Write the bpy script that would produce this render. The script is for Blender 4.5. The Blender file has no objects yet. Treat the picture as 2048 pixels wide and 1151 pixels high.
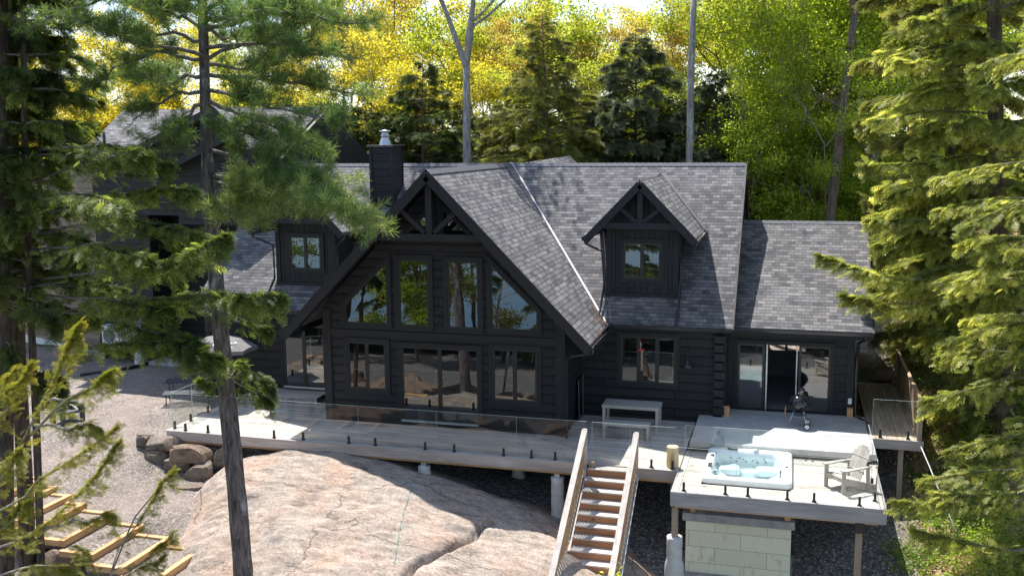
import bpy, math, random
import numpy as np
from mathutils import Vector, Matrix, noise
random.seed(7); rng = np.random.default_rng(7)
rad = math.radians

# ------------------------------------------------------------------ camera
SC = bpy.context.scene
FOC, YAW, PIT, ROL = 1997.4, 0.27395, 0.14499, 0.008087
_f = np.array([-math.sin(YAW)*math.cos(PIT), math.cos(YAW)*math.cos(PIT), -math.sin(PIT)])
_r = np.array([math.cos(YAW), math.sin(YAW), 0.0]); _d = np.cross(_f, _r)
RV = math.cos(ROL)*_r + math.sin(ROL)*_d; DV = -math.sin(ROL)*_r + math.cos(ROL)*_d
CAM = np.array([9.8, -27.0, 8.2])
cd = bpy.data.cameras.new('camera'); cam = bpy.data.objects.new('camera', cd); SC.collection.objects.link(cam)
m3 = Matrix((RV, -DV, -_f)).transposed()
cam.matrix_world = Matrix.Translation(CAM) @ m3.to_4x4()
cd.sensor_width = 36; cd.lens = FOC/2048*36; cd.clip_end = 2000; cd.clip_start = .1
SC.camera = cam
def at(x, y, Y):            # the point of the plane y = Y seen at photo position (x, y); used to survey real positions
    r = RV*((x-1024)/FOC) + DV*((y-575.5)/FOC) + _f
    return CAM + r*((Y-CAM[1])/r[1])

# ------------------------------------------------------------------ light
AX, KY = .33, .48                                   # shadow offset per metre of height, +x and -y
sund = Vector((-AX, KY, 1)).normalized()
SUN_EL = math.asin(sund.z); SUN_AZ = math.atan2(sund.x, sund.y)
w = bpy.data.worlds.new('World'); SC.world = w; w.use_nodes = True
nt = w.node_tree; bg = nt.nodes['Background']
sky = nt.nodes.new('ShaderNodeTexSky'); sky.sky_type = 'NISHITA'; sky.sun_disc = False
sky.sun_elevation = SUN_EL; sky.sun_rotation = SUN_AZ; sky.dust_density = .4; sky.air_density = 1.0
tc = nt.nodes.new('ShaderNodeTexCoord'); mp = nt.nodes.new('ShaderNodeMapping'); mp.inputs['Scale'].default_value = (1, 1, 3.5)
nz = nt.nodes.new('ShaderNodeTexNoise'); nz.inputs['Scale'].default_value = 3.2; nz.inputs['Detail'].default_value = 6
cr = nt.nodes.new('ShaderNodeValToRGB'); cr.color_ramp.elements[0].position = .50; cr.color_ramp.elements[1].position = .74
mx = nt.nodes.new('ShaderNodeMix'); mx.data_type = 'RGBA'; mx.inputs['B'].default_value = (5.6, 5.9, 6.3, 1)
L = nt.links.new
L(tc.outputs['Generated'], mp.inputs['Vector']); L(mp.outputs[0], nz.inputs['Vector']); L(nz.outputs['Fac'], cr.inputs[0])
L(cr.outputs[0], mx.inputs['Factor']); L(sky.outputs[0], mx.inputs['A']); L(mx.outputs['Result'], bg.inputs['Color'])
bg.inputs['Strength'].default_value = .135
sd = bpy.data.lights.new('sun', 'SUN'); sd.energy = 5; sd.angle = rad(.53); sd.color = (1, .955, .88)
so = bpy.data.objects.new('sun', sd); SC.collection.objects.link(so); so.rotation_euler = sund.to_track_quat('Z', 'Y').to_euler()
SC.view_settings.view_transform = 'Standard'; SC.view_settings.look = 'None'; SC.view_settings.exposure = .93
SC.render.engine = 'CYCLES'
SC.cycles.max_bounces = 8; SC.cycles.diffuse_bounces = 3; SC.cycles.transparent_max_bounces = 24; SC.cycles.glossy_bounces = 3
SC.cycles.transmission_bounces = 4

# ------------------------------------------------------------------ materials
MATS = {}
def newmat(name):
    m = bpy.data.materials.new(name); m.use_nodes = True; n = m.node_tree; n.nodes.clear()
    out = n.nodes.new('ShaderNodeOutputMaterial'); MATS[name] = m
    return m, n, out
def nd(n, t, **kw):
    x = n.nodes.new(t)
    for k, v in kw.items():
        if k in x.inputs.keys(): x.inputs[k].default_value = v
        else: setattr(x, k, v)
    return x
def c4(c): return (c[0], c[1], c[2], 1)
def ramp(n, stops):
    r = n.nodes.new('ShaderNodeValToRGB'); e = r.color_ramp.elements
    while len(e) < len(stops): e.new(.5)
    for i, (p, c) in enumerate(stops): e[i].position = p; e[i].color = c4(c) if not isinstance(c, (int, float)) else (c, c, c, 1)
    return r
def mixc(n, f, a, b, mode='MIX'):
    m = n.nodes.new('ShaderNodeMix'); m.data_type = 'RGBA'; m.blend_type = mode
    for s, v in (('Factor', f), ('A', a), ('B', b)):
        if isinstance(v, bpy.types.NodeSocket): n.links.new(v, m.inputs[s])
        elif isinstance(v, (int, float)): m.inputs[s].default_value = v
        else: m.inputs[s].default_value = c4(v)
    return m.outputs['Result']
def math_(n, op, a, b=0.0, c=0.0):
    m = n.nodes.new('ShaderNodeMath'); m.operation = op
    for i, v in enumerate((a, b, c)):
        if isinstance(v, bpy.types.NodeSocket): n.links.new(v, m.inputs[i])
        else: m.inputs[i].default_value = v
    return m.outputs[0]
def obco(n, scale=(1, 1, 1), kind='Object'):
    t = n.nodes.new('ShaderNodeTexCoord'); m = n.nodes.new('ShaderNodeMapping'); m.inputs['Scale'].default_value = scale
    if kind == 'Position':
        t = n.nodes.new('ShaderNodeNewGeometry'); n.links.new(t.outputs['Position'], m.inputs[0])
    else: n.links.new(t.outputs[kind], m.inputs[0])
    return m.outputs[0]
def pbsdf(n, out, col, rough=.6, spec=.4, metal=0, bump=None, bstr=.4, bdist=.01):
    p = n.nodes.new('ShaderNodeBsdfPrincipled'); p.inputs['Roughness'].default_value = rough if not isinstance(rough, bpy.types.NodeSocket) else .5
    if isinstance(rough, bpy.types.NodeSocket): n.links.new(rough, p.inputs['Roughness'])
    p.inputs['Specular IOR Level'].default_value = spec; p.inputs['Metallic'].default_value = metal
    if isinstance(col, bpy.types.NodeSocket): n.links.new(col, p.inputs['Base Color'])
    else: p.inputs['Base Color'].default_value = c4(col)
    if bump is not None:
        b = n.nodes.new('ShaderNodeBump'); b.inputs['Strength'].default_value = bstr; b.inputs['Distance'].default_value = bdist
        n.links.new(bump, b.inputs['Height']); n.links.new(b.outputs[0], p.inputs['Normal'])
    n.links.new(p.outputs[0], out.inputs[0]); return p
def noise_(n, vec, scale, detail=5, rough=.55):
    t = nd(n, 'ShaderNodeTexNoise', Scale=scale, Detail=detail, Roughness=rough); n.links.new(vec, t.inputs['Vector']); return t.outputs['Fac']
def tint_attr(n): return nd(n, 'ShaderNodeAttribute', attribute_name='tint').outputs['Fac']

def m_plain(name, col, rough=.5, spec=.4, metal=0, var=.12, scale=8):
    m, n, o = newmat(name)
    f = noise_(n, obco(n), scale); k = ramp(n, [(.3, 1-var), (.7, 1+var)]); n.links.new(f, k.inputs[0])
    pbsdf(n, o, mixc(n, 1, col, k.outputs[0], 'MULTIPLY'), rough, spec, metal, f, .1, .003); return m
def m_wood(name, c1, c2, axis=0, rough=.75, knots=True, tintamt=.35, stain=None):
    m, n, o = newmat(name); s = [26, 26, 26]; s[axis] = 1.3
    v = obco(n, tuple(s)); g = noise_(n, v, 1, 6, .65); s2 = [5, 5, 5]; s2[axis] = .8
    g2 = noise_(n, obco(n, tuple(s2)), 1, 3)
    r = ramp(n, [(.28, c1), (.72, c2)]); n.links.new(g, r.inputs[0])
    k = ramp(n, [(.3, .78), (.7, 1.12)]); n.links.new(g2, k.inputs[0])
    col = mixc(n, 1, r.outputs[0], k.outputs[0], 'MULTIPLY')
    t = math_(n, 'MULTIPLY_ADD', tint_attr(n), tintamt, 1-tintamt/2)
    tt = nd(n, 'ShaderNodeCombineColor')
    for i in range(3): n.links.new(t, tt.inputs[i])
    col = mixc(n, 1, col, tt.outputs[0], 'MULTIPLY')
    if knots:
        vo = nd(n, 'ShaderNodeTexVoronoi', Scale=1.0); s3 = [3.2, 3.2, 3.2]; s3[axis] = 1.4; n.links.new(obco(n, tuple(s3)), vo.inputs['Vector'])
        kr = ramp(n, [(.05, (.35, .25, .2)), (.1, (1, 1, 1))]); n.links.new(vo.outputs['Distance'], kr.inputs[0])
        col = mixc(n, .8, col, kr.outputs[0], 'MULTIPLY')
    pbsdf(n, o, col, rough, .25, 0, g, .25, .004); return m

def m_siding(name, col, course=.27, length=3.4, vertical=False, amt=1.0):
    m, n, o = newmat(name)
    g = n.nodes.new('ShaderNodeNewGeometry'); sp = nd(n, 'ShaderNodeSeparateXYZ'); n.links.new(g.outputs['Position'], sp.inputs[0])
    h = math_(n, 'ADD', sp.outputs[0], sp.outputs[1]); cb = nd(n, 'ShaderNodeCombineXYZ')
    if vertical: n.links.new(sp.outputs[2], cb.inputs[0]); n.links.new(h, cb.inputs[1])
    else: n.links.new(h, cb.inputs[0]); n.links.new(sp.outputs[2], cb.inputs[1])
    b = nd(n, 'ShaderNodeTexBrick', Scale=1.0); b.offset = .37; b.inputs['Brick Width'].default_value = length; b.inputs['Row Height'].default_value = course
    b.inputs['Mortar Size'].default_value = .012; b.inputs['Mortar Smooth'].default_value = .6; b.inputs['Bias'].default_value = 0
    b.inputs['Color1'].default_value = c4([c*.82 for c in col]); b.inputs['Color2'].default_value = c4([c*1.25 for c in col]); b.inputs['Mortar'].default_value = c4([c*.12 for c in col])
    n.links.new(cb.outputs[0], b.inputs['Vector'])
    gr = noise_(n, obco(n, (3, 3, 40) if not vertical else (40, 40, 3), 'Position'), 1, 4)
    kr = ramp(n, [(.3, .8), (.7, 1.2)]); n.links.new(gr, kr.inputs[0])
    col2 = mixc(n, 1, b.outputs['Color'], kr.outputs[0], 'MULTIPLY')
    hb = math_(n, 'MULTIPLY_ADD', b.outputs['Fac'], -1, gr)
    pbsdf(n, o, col2, .55, .3, 0, hb, .7, .02*amt); return m

def m_shingle(name):
    m, n, o = newmat(name)
    uv = n.nodes.new('ShaderNodeUVMap'); uv.uv_map = 'UVMap'
    def brick(c1, c2, mort, w_, off, ms=.006):
        b = nd(n, 'ShaderNodeTexBrick', Scale=1.0); b.offset = off; b.inputs['Brick Width'].default_value = w_; b.inputs['Row Height'].default_value = .145
        b.inputs['Mortar Size'].default_value = ms; b.inputs['Mortar Smooth'].default_value = .3; b.inputs['Bias'].default_value = 0
        b.inputs['Color1'].default_value = c4(c1); b.inputs['Color2'].default_value = c4(c2); b.inputs['Mortar'].default_value = c4(mort)
        n.links.new(uv.outputs[0], b.inputs['Vector']); return b
    b1 = brick((.095, .093, .10), (.225, .217, .22), (.05, .05, .06), .23, .43)
    b2 = brick((.68, .69, .73), (1.12, 1.10, 1.07), (1, 1, 1), .41, .31, 0)
    col = mixc(n, .85, b1.outputs['Color'], b2.outputs['Color'], 'MULTIPLY')
    # butt edge of every course
    sp = nd(n, 'ShaderNodeSeparateXYZ'); n.links.new(uv.outputs[0], sp.inputs[0])
    fr = math_(n, 'FRACT', math_(n, 'DIVIDE', sp.outputs[1], .145))
    edge = ramp(n, [(0.0, .28), (.10, .45), (.16, 1.0)]); n.links.new(fr, edge.inputs[0])
    col = mixc(n, .85, col, edge.outputs[0], 'MULTIPLY')
    g = noise_(n, obco(n), 90, 3, .7); kr = ramp(n, [(.3, .75), (.7, 1.25)]); n.links.new(g, kr.inputs[0])
    g2 = noise_(n, obco(n), .6, 4); kr2 = ramp(n, [(.3, .88), (.7, 1.1)]); n.links.new(g2, kr2.inputs[0])
    col = mixc(n, 1, mixc(n, 1, col, kr.outputs[0], 'MULTIPLY'), kr2.outputs[0], 'MULTIPLY')
    hh = math_(n, 'MULTIPLY_ADD', fr, -1.0, math_(n, 'MULTIPLY', g, .25))
    pbsdf(n, o, col, .9, .2, 0, hh, .45, .012); return m

def m_leaf(name, cols, trans=.45, tc_mul=1.9):
    m, n, o = newmat(name)
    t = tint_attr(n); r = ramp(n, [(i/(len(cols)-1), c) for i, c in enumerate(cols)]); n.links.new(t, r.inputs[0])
    d = n.nodes.new('ShaderNodeBsdfDiffuse'); n.links.new(r.outputs[0], d.inputs[0])
    tr = n.nodes.new('ShaderNodeBsdfTranslucent'); n.links.new(mixc(n, 1, r.outputs[0], (tc_mul, tc_mul, tc_mul*.6), 'MULTIPLY'), tr.inputs[0])
    ms = nd(n, 'ShaderNodeMixShader'); ms.inputs[0].default_value = trans
    n.links.new(d.outputs[0], ms.inputs[1]); n.links.new(tr.outputs[0], ms.inputs[2])
    gl = nd(n, 'ShaderNodeBsdfGlossy', Roughness=.45); m2 = nd(n, 'ShaderNodeMixShader'); m2.inputs[0].default_value = .02
    n.links.new(ms.outputs[0], m2.inputs[1]); n.links.new(gl.outputs[0], m2.inputs[2]); n.links.new(m2.outputs[0], o.inputs[0]); return m

def m_bark(name, c1, c2, c3=None, sc=1.0):
    m, n, o = newmat(name)
    v = obco(n, (14*sc, 14*sc, 2.2*sc)); f = noise_(n, v, 1, 7, .7); r = ramp(n, [(.35, c1), (.62, c2)]); n.links.new(f, r.inputs[0]); col = r.outputs[0]
    if c3:
        f2 = noise_(n, obco(n, (2.5, 2.5, 1.5)), 1.6, 6, .7); k = ramp(n, [(.55, 0.0), (.66, 1.0)]); n.links.new(f2, k.inputs[0])
        col = mixc(n, k.outputs[0], col, c3)
    pbsdf(n, o, col, .9, .15, 0, f, .9, .035); return m

def m_glass(name, tintc, refl, ior=1.5):
    m, n, o = newmat(name)
    tr = n.nodes.new('ShaderNodeBsdfTransparent'); tr.inputs[0].default_value = c4(tintc)
    gl = nd(n, 'ShaderNodeBsdfGlossy', Roughness=.0)
    fz = nd(n, 'ShaderNodeFresnel', IOR=ior); fac = math_(n, 'ADD', fz.outputs[0], refl)
    fac = math_(n, 'MINIMUM', fac, .9)
    f = noise_(n, obco(n, (1, 1, 1)), .9, 2); b = n.nodes.new('ShaderNodeBump'); b.inputs['Strength'].default_value = .03; b.inputs['Distance'].default_value = .05
    n.links.new(f, b.inputs['Height']); n.links.new(b.outputs[0], gl.inputs['Normal'])
    ms = nd(n, 'ShaderNodeMixShader'); n.links.new(fac, ms.inputs[0]); n.links.new(tr.outputs[0], ms.inputs[1]); n.links.new(gl.outputs[0], ms.inputs[2])
    n.links.new(ms.outputs[0], o.inputs[0]); return m

def m_ground():
    m, n, o = newmat('ground')
    P = obco(n, (1, 1, 1), 'Position')
    v = nd(n, 'ShaderNodeTexVoronoi', Scale=26.0); n.links.new(P, v.inputs['Vector'])
    g = ramp(n, [(0, (.06, .052, .05)), (.35, (.17, .145, .13)), (.7, (.27, .23, .205)), (1, (.46, .42, .39))]); n.links.new(v.outputs['Color'], g.inputs[0])
    big = noise_(n, P, .8, 5); kb = ramp(n, [(.3, .78), (.7, 1.15)]); n.links.new(big, kb.inputs[0])
    grav = mixc(n, 1, g.outputs[0], kb.outputs[0], 'MULTIPLY')
    fine = noise_(n, P, 3.0, 9, .75); fr = ramp(n, [(.35, (.22, .175, .15)), (.65, (.36, .30, .265))]); n.links.new(fine, fr.inputs[0])
    mk = noise_(n, P, .35, 3); mkr = ramp(n, [(.4, 0.0), (.62, .7)]); n.links.new(mk, mkr.inputs[0])
    grav = mixc(n, mkr.outputs[0], grav, fr.outputs[0])
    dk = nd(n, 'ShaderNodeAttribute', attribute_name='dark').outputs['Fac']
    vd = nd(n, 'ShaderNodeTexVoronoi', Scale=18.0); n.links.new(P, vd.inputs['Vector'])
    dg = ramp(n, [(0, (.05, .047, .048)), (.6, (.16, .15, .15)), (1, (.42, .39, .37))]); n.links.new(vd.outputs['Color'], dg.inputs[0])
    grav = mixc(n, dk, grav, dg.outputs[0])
    v2 = nd(n, 'ShaderNodeTexVoronoi', Scale=11.0); n.links.new(P, v2.inputs['Vector'])
    lit = ramp(n, [(0, (.13, .075, .045)), (.4, (.30, .19, .12)), (.8, (.42, .30, .20)), (1, (.55, .44, .34))]); n.links.new(v2.outputs['Color'], lit.inputs[0])
    gn = noise_(n, P, 1.3, 6, .65); gk = ramp(n, [(.47, 0.0), (.6, 1.0)]); n.links.new(gn, gk.inputs[0])
    gc = ramp(n, [(0, (.05, .08, .02)), (1, (.16, .22, .04))]); n.links.new(v2.outputs['Color'], gc.inputs[0])
    litg = mixc(n, gk.outputs[0], lit.outputs[0], gc.outputs[0])
    a = nd(n, 'ShaderNodeAttribute', attribute_name='litter').outputs['Fac']
    e = math_(n, 'ADD', a, math_(n, 'MULTIPLY_ADD', noise_(n, P, 1.7, 5), .9, -.45)); er = ramp(n, [(.42, 0.0), (.58, 1.0)]); n.links.new(e, er.inputs[0])
    col = mixc(n, er.outputs[0], grav, litg)
    pbsdf(n, o, col, .95, .1, 0, v.outputs['Distance'], .8, .03); return m

def m_rock(name, tone=(1, 1, 1)):
    m, n, o = newmat(name)
    P = obco(n, (1, 1, 1), 'Position'); mpn = n.nodes.new('ShaderNodeMapping'); mpn.inputs['Rotation'].default_value = (0.15, .1, rad(-14)); mpn.inputs['Scale'].default_value = (1.1, 3.6, 3.6)
    n.links.new(P, mpn.inputs[0]); wv = noise_(n, mpn.outputs[0], 1.6, 8, .7)
    def T(c): return tuple(a*b for a, b in zip(c, tone))
    r = ramp(n, [(.22, T((.17, .14, .12))), (.42, T((.30, .25, .21))), (.55, T((.385, .325, .28))), (.75, T((.49, .425, .375)))]); n.links.new(wv, r.inputs[0])
    spk = noise_(n, P, 16, 6, .85); ks = ramp(n, [(.38, .62), (.62, 1.22)]); n.links.new(spk, ks.inputs[0])
    col = mixc(n, 1, r.outputs[0], ks.outputs[0], 'MULTIPLY')
    pk = noise_(n, P, .7, 5); kp = ramp(n, [(.45, 0.0), (.7, .6)]); n.links.new(pk, kp.inputs[0])
    col = mixc(n, kp.outputs[0], col, mixc(n, 1, col, (1.15, .86, .72), 'MULTIPLY'))
    ds = noise_(n, P, 1.1, 7, .72); kd = ramp(n, [(.54, 0.0), (.66, .8)]); n.links.new(ds, kd.inputs[0])
    col = mixc(n, kd.outputs[0], col, T((.16, .14, .13)))
    for rot, sc_, dep in ((68, (.35, 9., 9.), .55), (-10, (.5, 7., 7.), .5)):
        mf = n.nodes.new('ShaderNodeMapping'); mf.inputs['Rotation'].default_value = (0, 0, rad(rot)); mf.inputs['Scale'].default_value = sc_; n.links.new(P, mf.inputs[0])
        fl = noise_(n, mf.outputs[0], .55, 3, .5); fk = ramp(n, [(.485, 1.0), (.5, 1-dep), (.515, 1.0)]); n.links.new(fl, fk.inputs[0])
        gate = noise_(n, P, .9, 3); gr_ = ramp(n, [(.48, 0.0), (.58, 1.0)]); n.links.new(gate, gr_.inputs[0]); col = mixc(n, gr_.outputs[0], col, mixc(n, 1, col, fk.outputs[0], 'MULTIPLY'))
    # a few long joints
    nn = nd(n, 'ShaderNodeTexNoise', Scale=1.4, Detail=5.0); n.links.new(P, nn.inputs['Vector'])
    mm = n.nodes.new('ShaderNodeMapping'); mm.inputs['Scale'].default_value = (.13, .30, .30); mm.inputs['Rotation'].default_value = (0, 0, rad(24))
    addv = nd(n, 'ShaderNodeVectorMath', operation='MULTIPLY_ADD'); addv.inputs[1].default_value = (.7, .7, .7)
    n.links.new(nn.outputs['Color'], addv.inputs[0]); n.links.new(P, addv.inputs[2]); n.links.new(addv.outputs[0], mm.inputs[0])
    vc = nd(n, 'ShaderNodeTexVoronoi', Scale=1.0); vc.feature = 'DISTANCE_TO_EDGE'; n.links.new(mm.outputs[0], vc.inputs['Vector'])
    kc = ramp(n, [(.0, .3), (.005, 1.0)]); n.links.new(vc.outputs['Distance'], kc.inputs[0])
    col = mixc(n, 1, col, ramp_from(n, kc.outputs[0], (.25, .17, .13), (1, 1, 1)), 'MULTIPLY')
    h = math_(n, 'ADD', math_(n, 'MULTIPLY', wv, .6), math_(n, 'ADD', math_(n, 'MULTIPLY', spk, .18), math_(n, 'MULTIPLY', kc.outputs[0], .5)))
    pbsdf(n, o, col, .9, .2, 0, h, .55, .06); return m
def ramp_from(n, sock, a, b):
    r = ramp(n, [(0, a), (1, b)]); n.links.new(sock, r.inputs[0]); return r.outputs[0]

m_siding('siding', (.019, .019, .022)); m_siding('batten', (.019, .020, .024), .20, 6, True, .7)
m_siding('tan_siding', (.155, .125, .105), .27, 6)
m_plain('trim', (.021, .021, .024), .6, .3); m_plain('black_frame', (.013, .0135, .015), .35, .5); m_plain('soffit', (.022, .021, .023), .7, .2)
m_plain('gutter', (.022, .025, .030), .25, .6); m_plain('flashing', (.36, .35, .38), .5, .5, .6, .06); m_plain('ridge_cap', (.15, .15, .165), .9, .15, 0, .3, 20)
m_shingle('shingle')
m_wood('deck_x', (.37, .33, .295), (.64, .59, .54), 0); m_wood('deck_y', (.30, .235, .19), (.50, .41, .33), 1)
m_wood('fascia', (.34, .27, .245), (.55, .465, .43), 0, .75); m_wood('grey_x', (.27, .25, .25), (.45, .42, .42), 0)
m_wood('cedar_x', (.36, .16, .08), (.55, .28, .15), 0); m_wood('cedar_y', (.45, .24, .10), (.72, .44, .22), 1); m_wood('cedar_x2', (.45, .24, .10), (.70, .44, .24), 0)
m_wood('rail_wood', (.40, .35, .32), (.60, .545, .50), 1, .75); m_wood('post_wood', (.28, .21, .15), (.47, .37, .28), 2); m_wood('rail_tan', (.32, .21, .12), (.52, .37, .23), 1)
m_wood('adirondack', (.42, .38, .32), (.56, .515, .45), 2, .6, False, .15); m_wood('stump_bark', (.40, .29, .15), (.58, .46, .28), 2); m_wood('step_wood', (.25, .15, .09), (.42, .28, .18), 0)
m_plain('stump_end', (.66, .52, .33), .8, .2); m_plain('table_metal', (.40, .385, .37), .45, .4, .1, .08); m_plain('table_side', (.42, .38, .34), .6, .3)
m_plain('black_metal', (.02, .02, .022), .35, .5); m_plain('galv', (.55, .56, .58), .35, .5, .7); m_plain('white_metal', (.72, .72, .73), .4, .4, 0, .04)
m_plain('grill_enamel', (.010, .010, .013), .08, .7, 0, .02); m_plain('white_plastic', (.80, .81, .82), .18, .5, 0, .02); m_plain('red_plastic', (.6, .02, .03), .25, .5)
m_plain('dark_plastic', (.07, .072, .08), .5, .4); m_plain('umbrella_fabric', (.18, .17, .175), .8, .2, 0, .05); m_plain('letter_white', (.85, .85, .85), .6, .2, 0, .01)
m_plain('concrete', (.40, .40, .41), .85, .2, 0, .14, 3); m_plain('pier_white', (.55, .53, .51), .7, .2, 0, .14, 5); m_plain('concrete_grey', (.30, .30, .30), .9, .2, 0, .25, 4)
m_plain('foundation_white', (.6, .6, .58), .8, .2); m_plain('rope_white', (.72, .70, .72), .5, .3); m_plain('cord_green', (.03, .30, .25), .5, .3); m_plain('rust', (.35, .13, .05), .9, .1, 0, .4, 30)
m_plain('interior_wall', (.12, .125, .14), .7, .2); m_plain('interior_floor', (.24, .24, .25), .35, .4); m_plain('pillow_grey', (.03, .03, .032), .5, .3)
m_plain('cushion', (.42, .33, .22), .8, .2)
m_glass('window_glass', (.62, .68, .70), .17); m_glass('rail_glass', (.90, .95, .94), .035, 1.45); m_plain('glass_edge', (.50, .60, .58), .2, .6)
m_ground(); m_rock('bedrock'); m_rock('boulder', (.58, .56, .54)); m_rock('boulder_pink', (.72, .62, .55))
m_bark('pine_bark', (.045, .038, .036), (.20, .17, .165), (.30, .31, .31)); m_bark('grey_bark', (.16, .15, .145), (.38, .36, .35), (.46, .47, .46), .8)
m_bark('dark_bark', (.03, .024, .02), (.12, .095, .075)); m_bark('brown_bark', (.07, .05, .04), (.20, .155, .12)); m_bark('branch_bark', (.08, .065, .055), (.26, .23, .21), (.38, .37, .36), 2)
m_bark('limb_bark', (.10, .085, .075), (.30, .27, .25), None, 2); m_bark('pale_twig', (.26, .22, .20), (.50, .46, .44), None, 3)
G = {}
m_leaf('leaf_gold', [(.20, .17, .02), (.40, .35, .035), (.60, .52, .09)], .55)
m_leaf('leaf_lime', [(.11, .15, .02), (.27, .31, .035), (.52, .52, .10)], .55)
m_leaf('leaf_green', [(.10, .16, .018), (.24, .31, .03), (.46, .50, .08)], .55)
m_leaf('leaf_orange', [(.26, .17, .05), (.42, .31, .08), (.52, .42, .14)], .45)
m_leaf('hemlock_dark', [(.03, .05, .018), (.09, .12, .035), (.24, .26, .08)], .4, 1.6)
m_leaf('hemlock_olive', [(.09, .10, .03), (.21, .22, .06), (.40, .38, .12)], .45, 1.7)
m_leaf('hemlock_near', [(.025, .045, .014), (.13, .17, .04), (.48, .50, .14)], .45, 1.8)
m_leaf('hemlock_sun', [(.04, .055, .018), (.26, .285, .07), (.76, .71, .22)], .48, 2.0)  # lighter version of hemlock_near; sunlight on the right-hand trees is put into the colour
m_leaf('hemlock_bright', [(.11, .13, .025), (.22, .23, .04), (.36, .32, .06)], .45, 1.5)
m_leaf('spruce_blue', [(.045, .06, .035), (.12, .145, .085), (.30, .32, .19)], .35, 1.5)
m_leaf('pine_needle', [(.03, .065, .022), (.13, .20, .065), (.50, .55, .20)], .42, 1.7)
m_leaf('weed_green', [(.09, .15, .02), (.22, .31, .04), (.42, .46, .09)], .5)
m_leaf('dry_leaf', [(.20, .11, .06), (.40, .26, .16), (.60, .46, .34)], .15)

# ------------------------------------------------------------------ object helpers
COL = SC.collection
def tag(o, label=None, cat=None, group=None, kind=None):
    if label: o['label'] = label
    if cat: o['category'] = cat
    if group: o['group'] = group
    if kind: o['kind'] = kind
    return o
def empty(name, loc, label, cat, group=None, rz=0, world=True):
    o = bpy.data.objects.new(name, None); COL.objects.link(o); o.location = loc; o.rotation_euler = (0, 0, rz); o.empty_display_size = .2
    tag(o, label, cat, group); o['_w'] = world
    return o
def link(name, me, parent):
    o = bpy.data.objects.new(name, me); COL.objects.link(o)
    if parent is not None:
        o.parent = parent
        if parent.type == 'EMPTY' and parent.get('_w'): o.matrix_parent_inverse = Matrix.Translation(-parent.location)
    return o
V = Vector
class MB:
    def __init__(s): s.v = []; s.f = []; s.t = []; s.uv = None; s.tc = .5
    def add(s, vs, fs, t=None):
        b = len(s.v); s.v += [tuple(v) for v in vs]; s.f += [tuple(b+i for i in f) for f in fs]; s.t += [s.tc if t is None else t]*len(fs)
    def box(s, x0, x1, y0, y1, z0, z1, t=None):
        s.add([(x, y, z) for z in (z0, z1) for y in (y0, y1) for x in (x0, x1)],
              [(0, 2, 3, 1), (4, 5, 7, 6), (0, 1, 5, 4), (2, 6, 7, 3), (0, 4, 6, 2), (1, 3, 7, 5)], t)
    def bar(s, p, q, w_, h, up=(0, 0, 1), t=None):
        p = V(p); q = V(q); d = (q-p).normalized(); sd_ = d.cross(V(up))
        if sd_.length < 1e-4: sd_ = d.cross(V((1, 0, 0)))
        sd_.normalize(); u = sd_.cross(d); a = sd_*(w_/2); b = u*(h/2)
        s.add([p-a-b, p+a-b, p-a+b, p+a+b, q-a-b, q+a-b, q-a+b, q+a+b], [(0, 2, 3, 1), (4, 5, 7, 6), (0, 1, 5, 4), (2, 6, 7, 3), (0, 4, 6, 2), (1, 3, 7, 5)], t)
    def prism(s, poly, vec, t=None):
        n = len(poly); vec = V(vec); a = [V(p) for p in poly]; nn = V((0, 0, 0))
        for i in range(n): nn += a[i].cross(a[(i+1) % n])
        if nn.dot(vec) > 0: a.reverse()
        s.add(a+[p+vec for p in a], [tuple(range(n)), tuple(range(2*n-1, n-1, -1))]+[(i, i+n, (i+1) % n+n, (i+1) % n) for i in range(n)], t)
    def tube(s, pts, rads, n=8, cap=True, t=None):
        pts = [V(p) for p in pts]; k = len(pts)
        if isinstance(rads, (int, float)): rads = [rads]*k
        vs = []; ref = V((.12, .25, 1)).normalized()
        for i, p in enumerate(pts):
            d = (pts[min(i+1, k-1)]-pts[max(i-1, 0)]).normalized(); a = d.cross(ref)
            if a.length < .12: a = d.cross(V((1, 0, 0)))
            a.normalize(); b = d.cross(a)
            for j in range(n):
                th = 2*math.pi*j/n; vs.append(p+(a*math.cos(th)+b*math.sin(th))*rads[i])
        fs = [(i*n+j, i*n+(j+1) % n, (i+1)*n+(j+1) % n, (i+1)*n+j) for i in range(k-1) for j in range(n)]
        if cap: fs += [tuple(range(n-1, -1, -1)), tuple((k-1)*n+j for j in range(n))]
        s.add(vs, fs, t)
    def lathe(s, c, prof, n=24, t=None):
        c = V(c); vs = []; k = len(prof)
        for r_, z in prof:
            for j in range(n): th = 2*math.pi*j/n; vs.append(c+V((r_*math.cos(th), r_*math.sin(th), z)))
        s.add(vs, [(i*n+j, i*n+(j+1) % n, (i+1)*n+(j+1) % n, (i+1)*n+j) for i in range(k-1) for j in range(n)], t)
    def build(s, name, mat, parent=None, smooth=False, bevel=0):
        me = bpy.data.meshes.new(name); me.from_pydata(s.v, [], s.f); me.materials.append(MATS[mat] if isinstance(mat, str) else mat)
        a = me.attributes.new('tint', 'FLOAT', 'FACE'); a.data.foreach_set('value', s.t)
        if s.uv:
            ul = me.uv_layers.new(name='UVMap'); o_, U, W = V(s.uv[0]), V(s.uv[1]), V(s.uv[2])
            for lp in me.loops: p = me.vertices[lp.vertex_index].co-o_; ul.data[lp.index].uv = (p.dot(U)+50, p.dot(W)+50)
        if smooth: me.shade_smooth()
        me.update(); o = link(name, me, parent)
        if bevel:
            b = o.modifiers.new('bevel', 'BEVEL'); b.width = bevel; b.segments = 2; b.limit_method = 'ANGLE'
        return o
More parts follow.
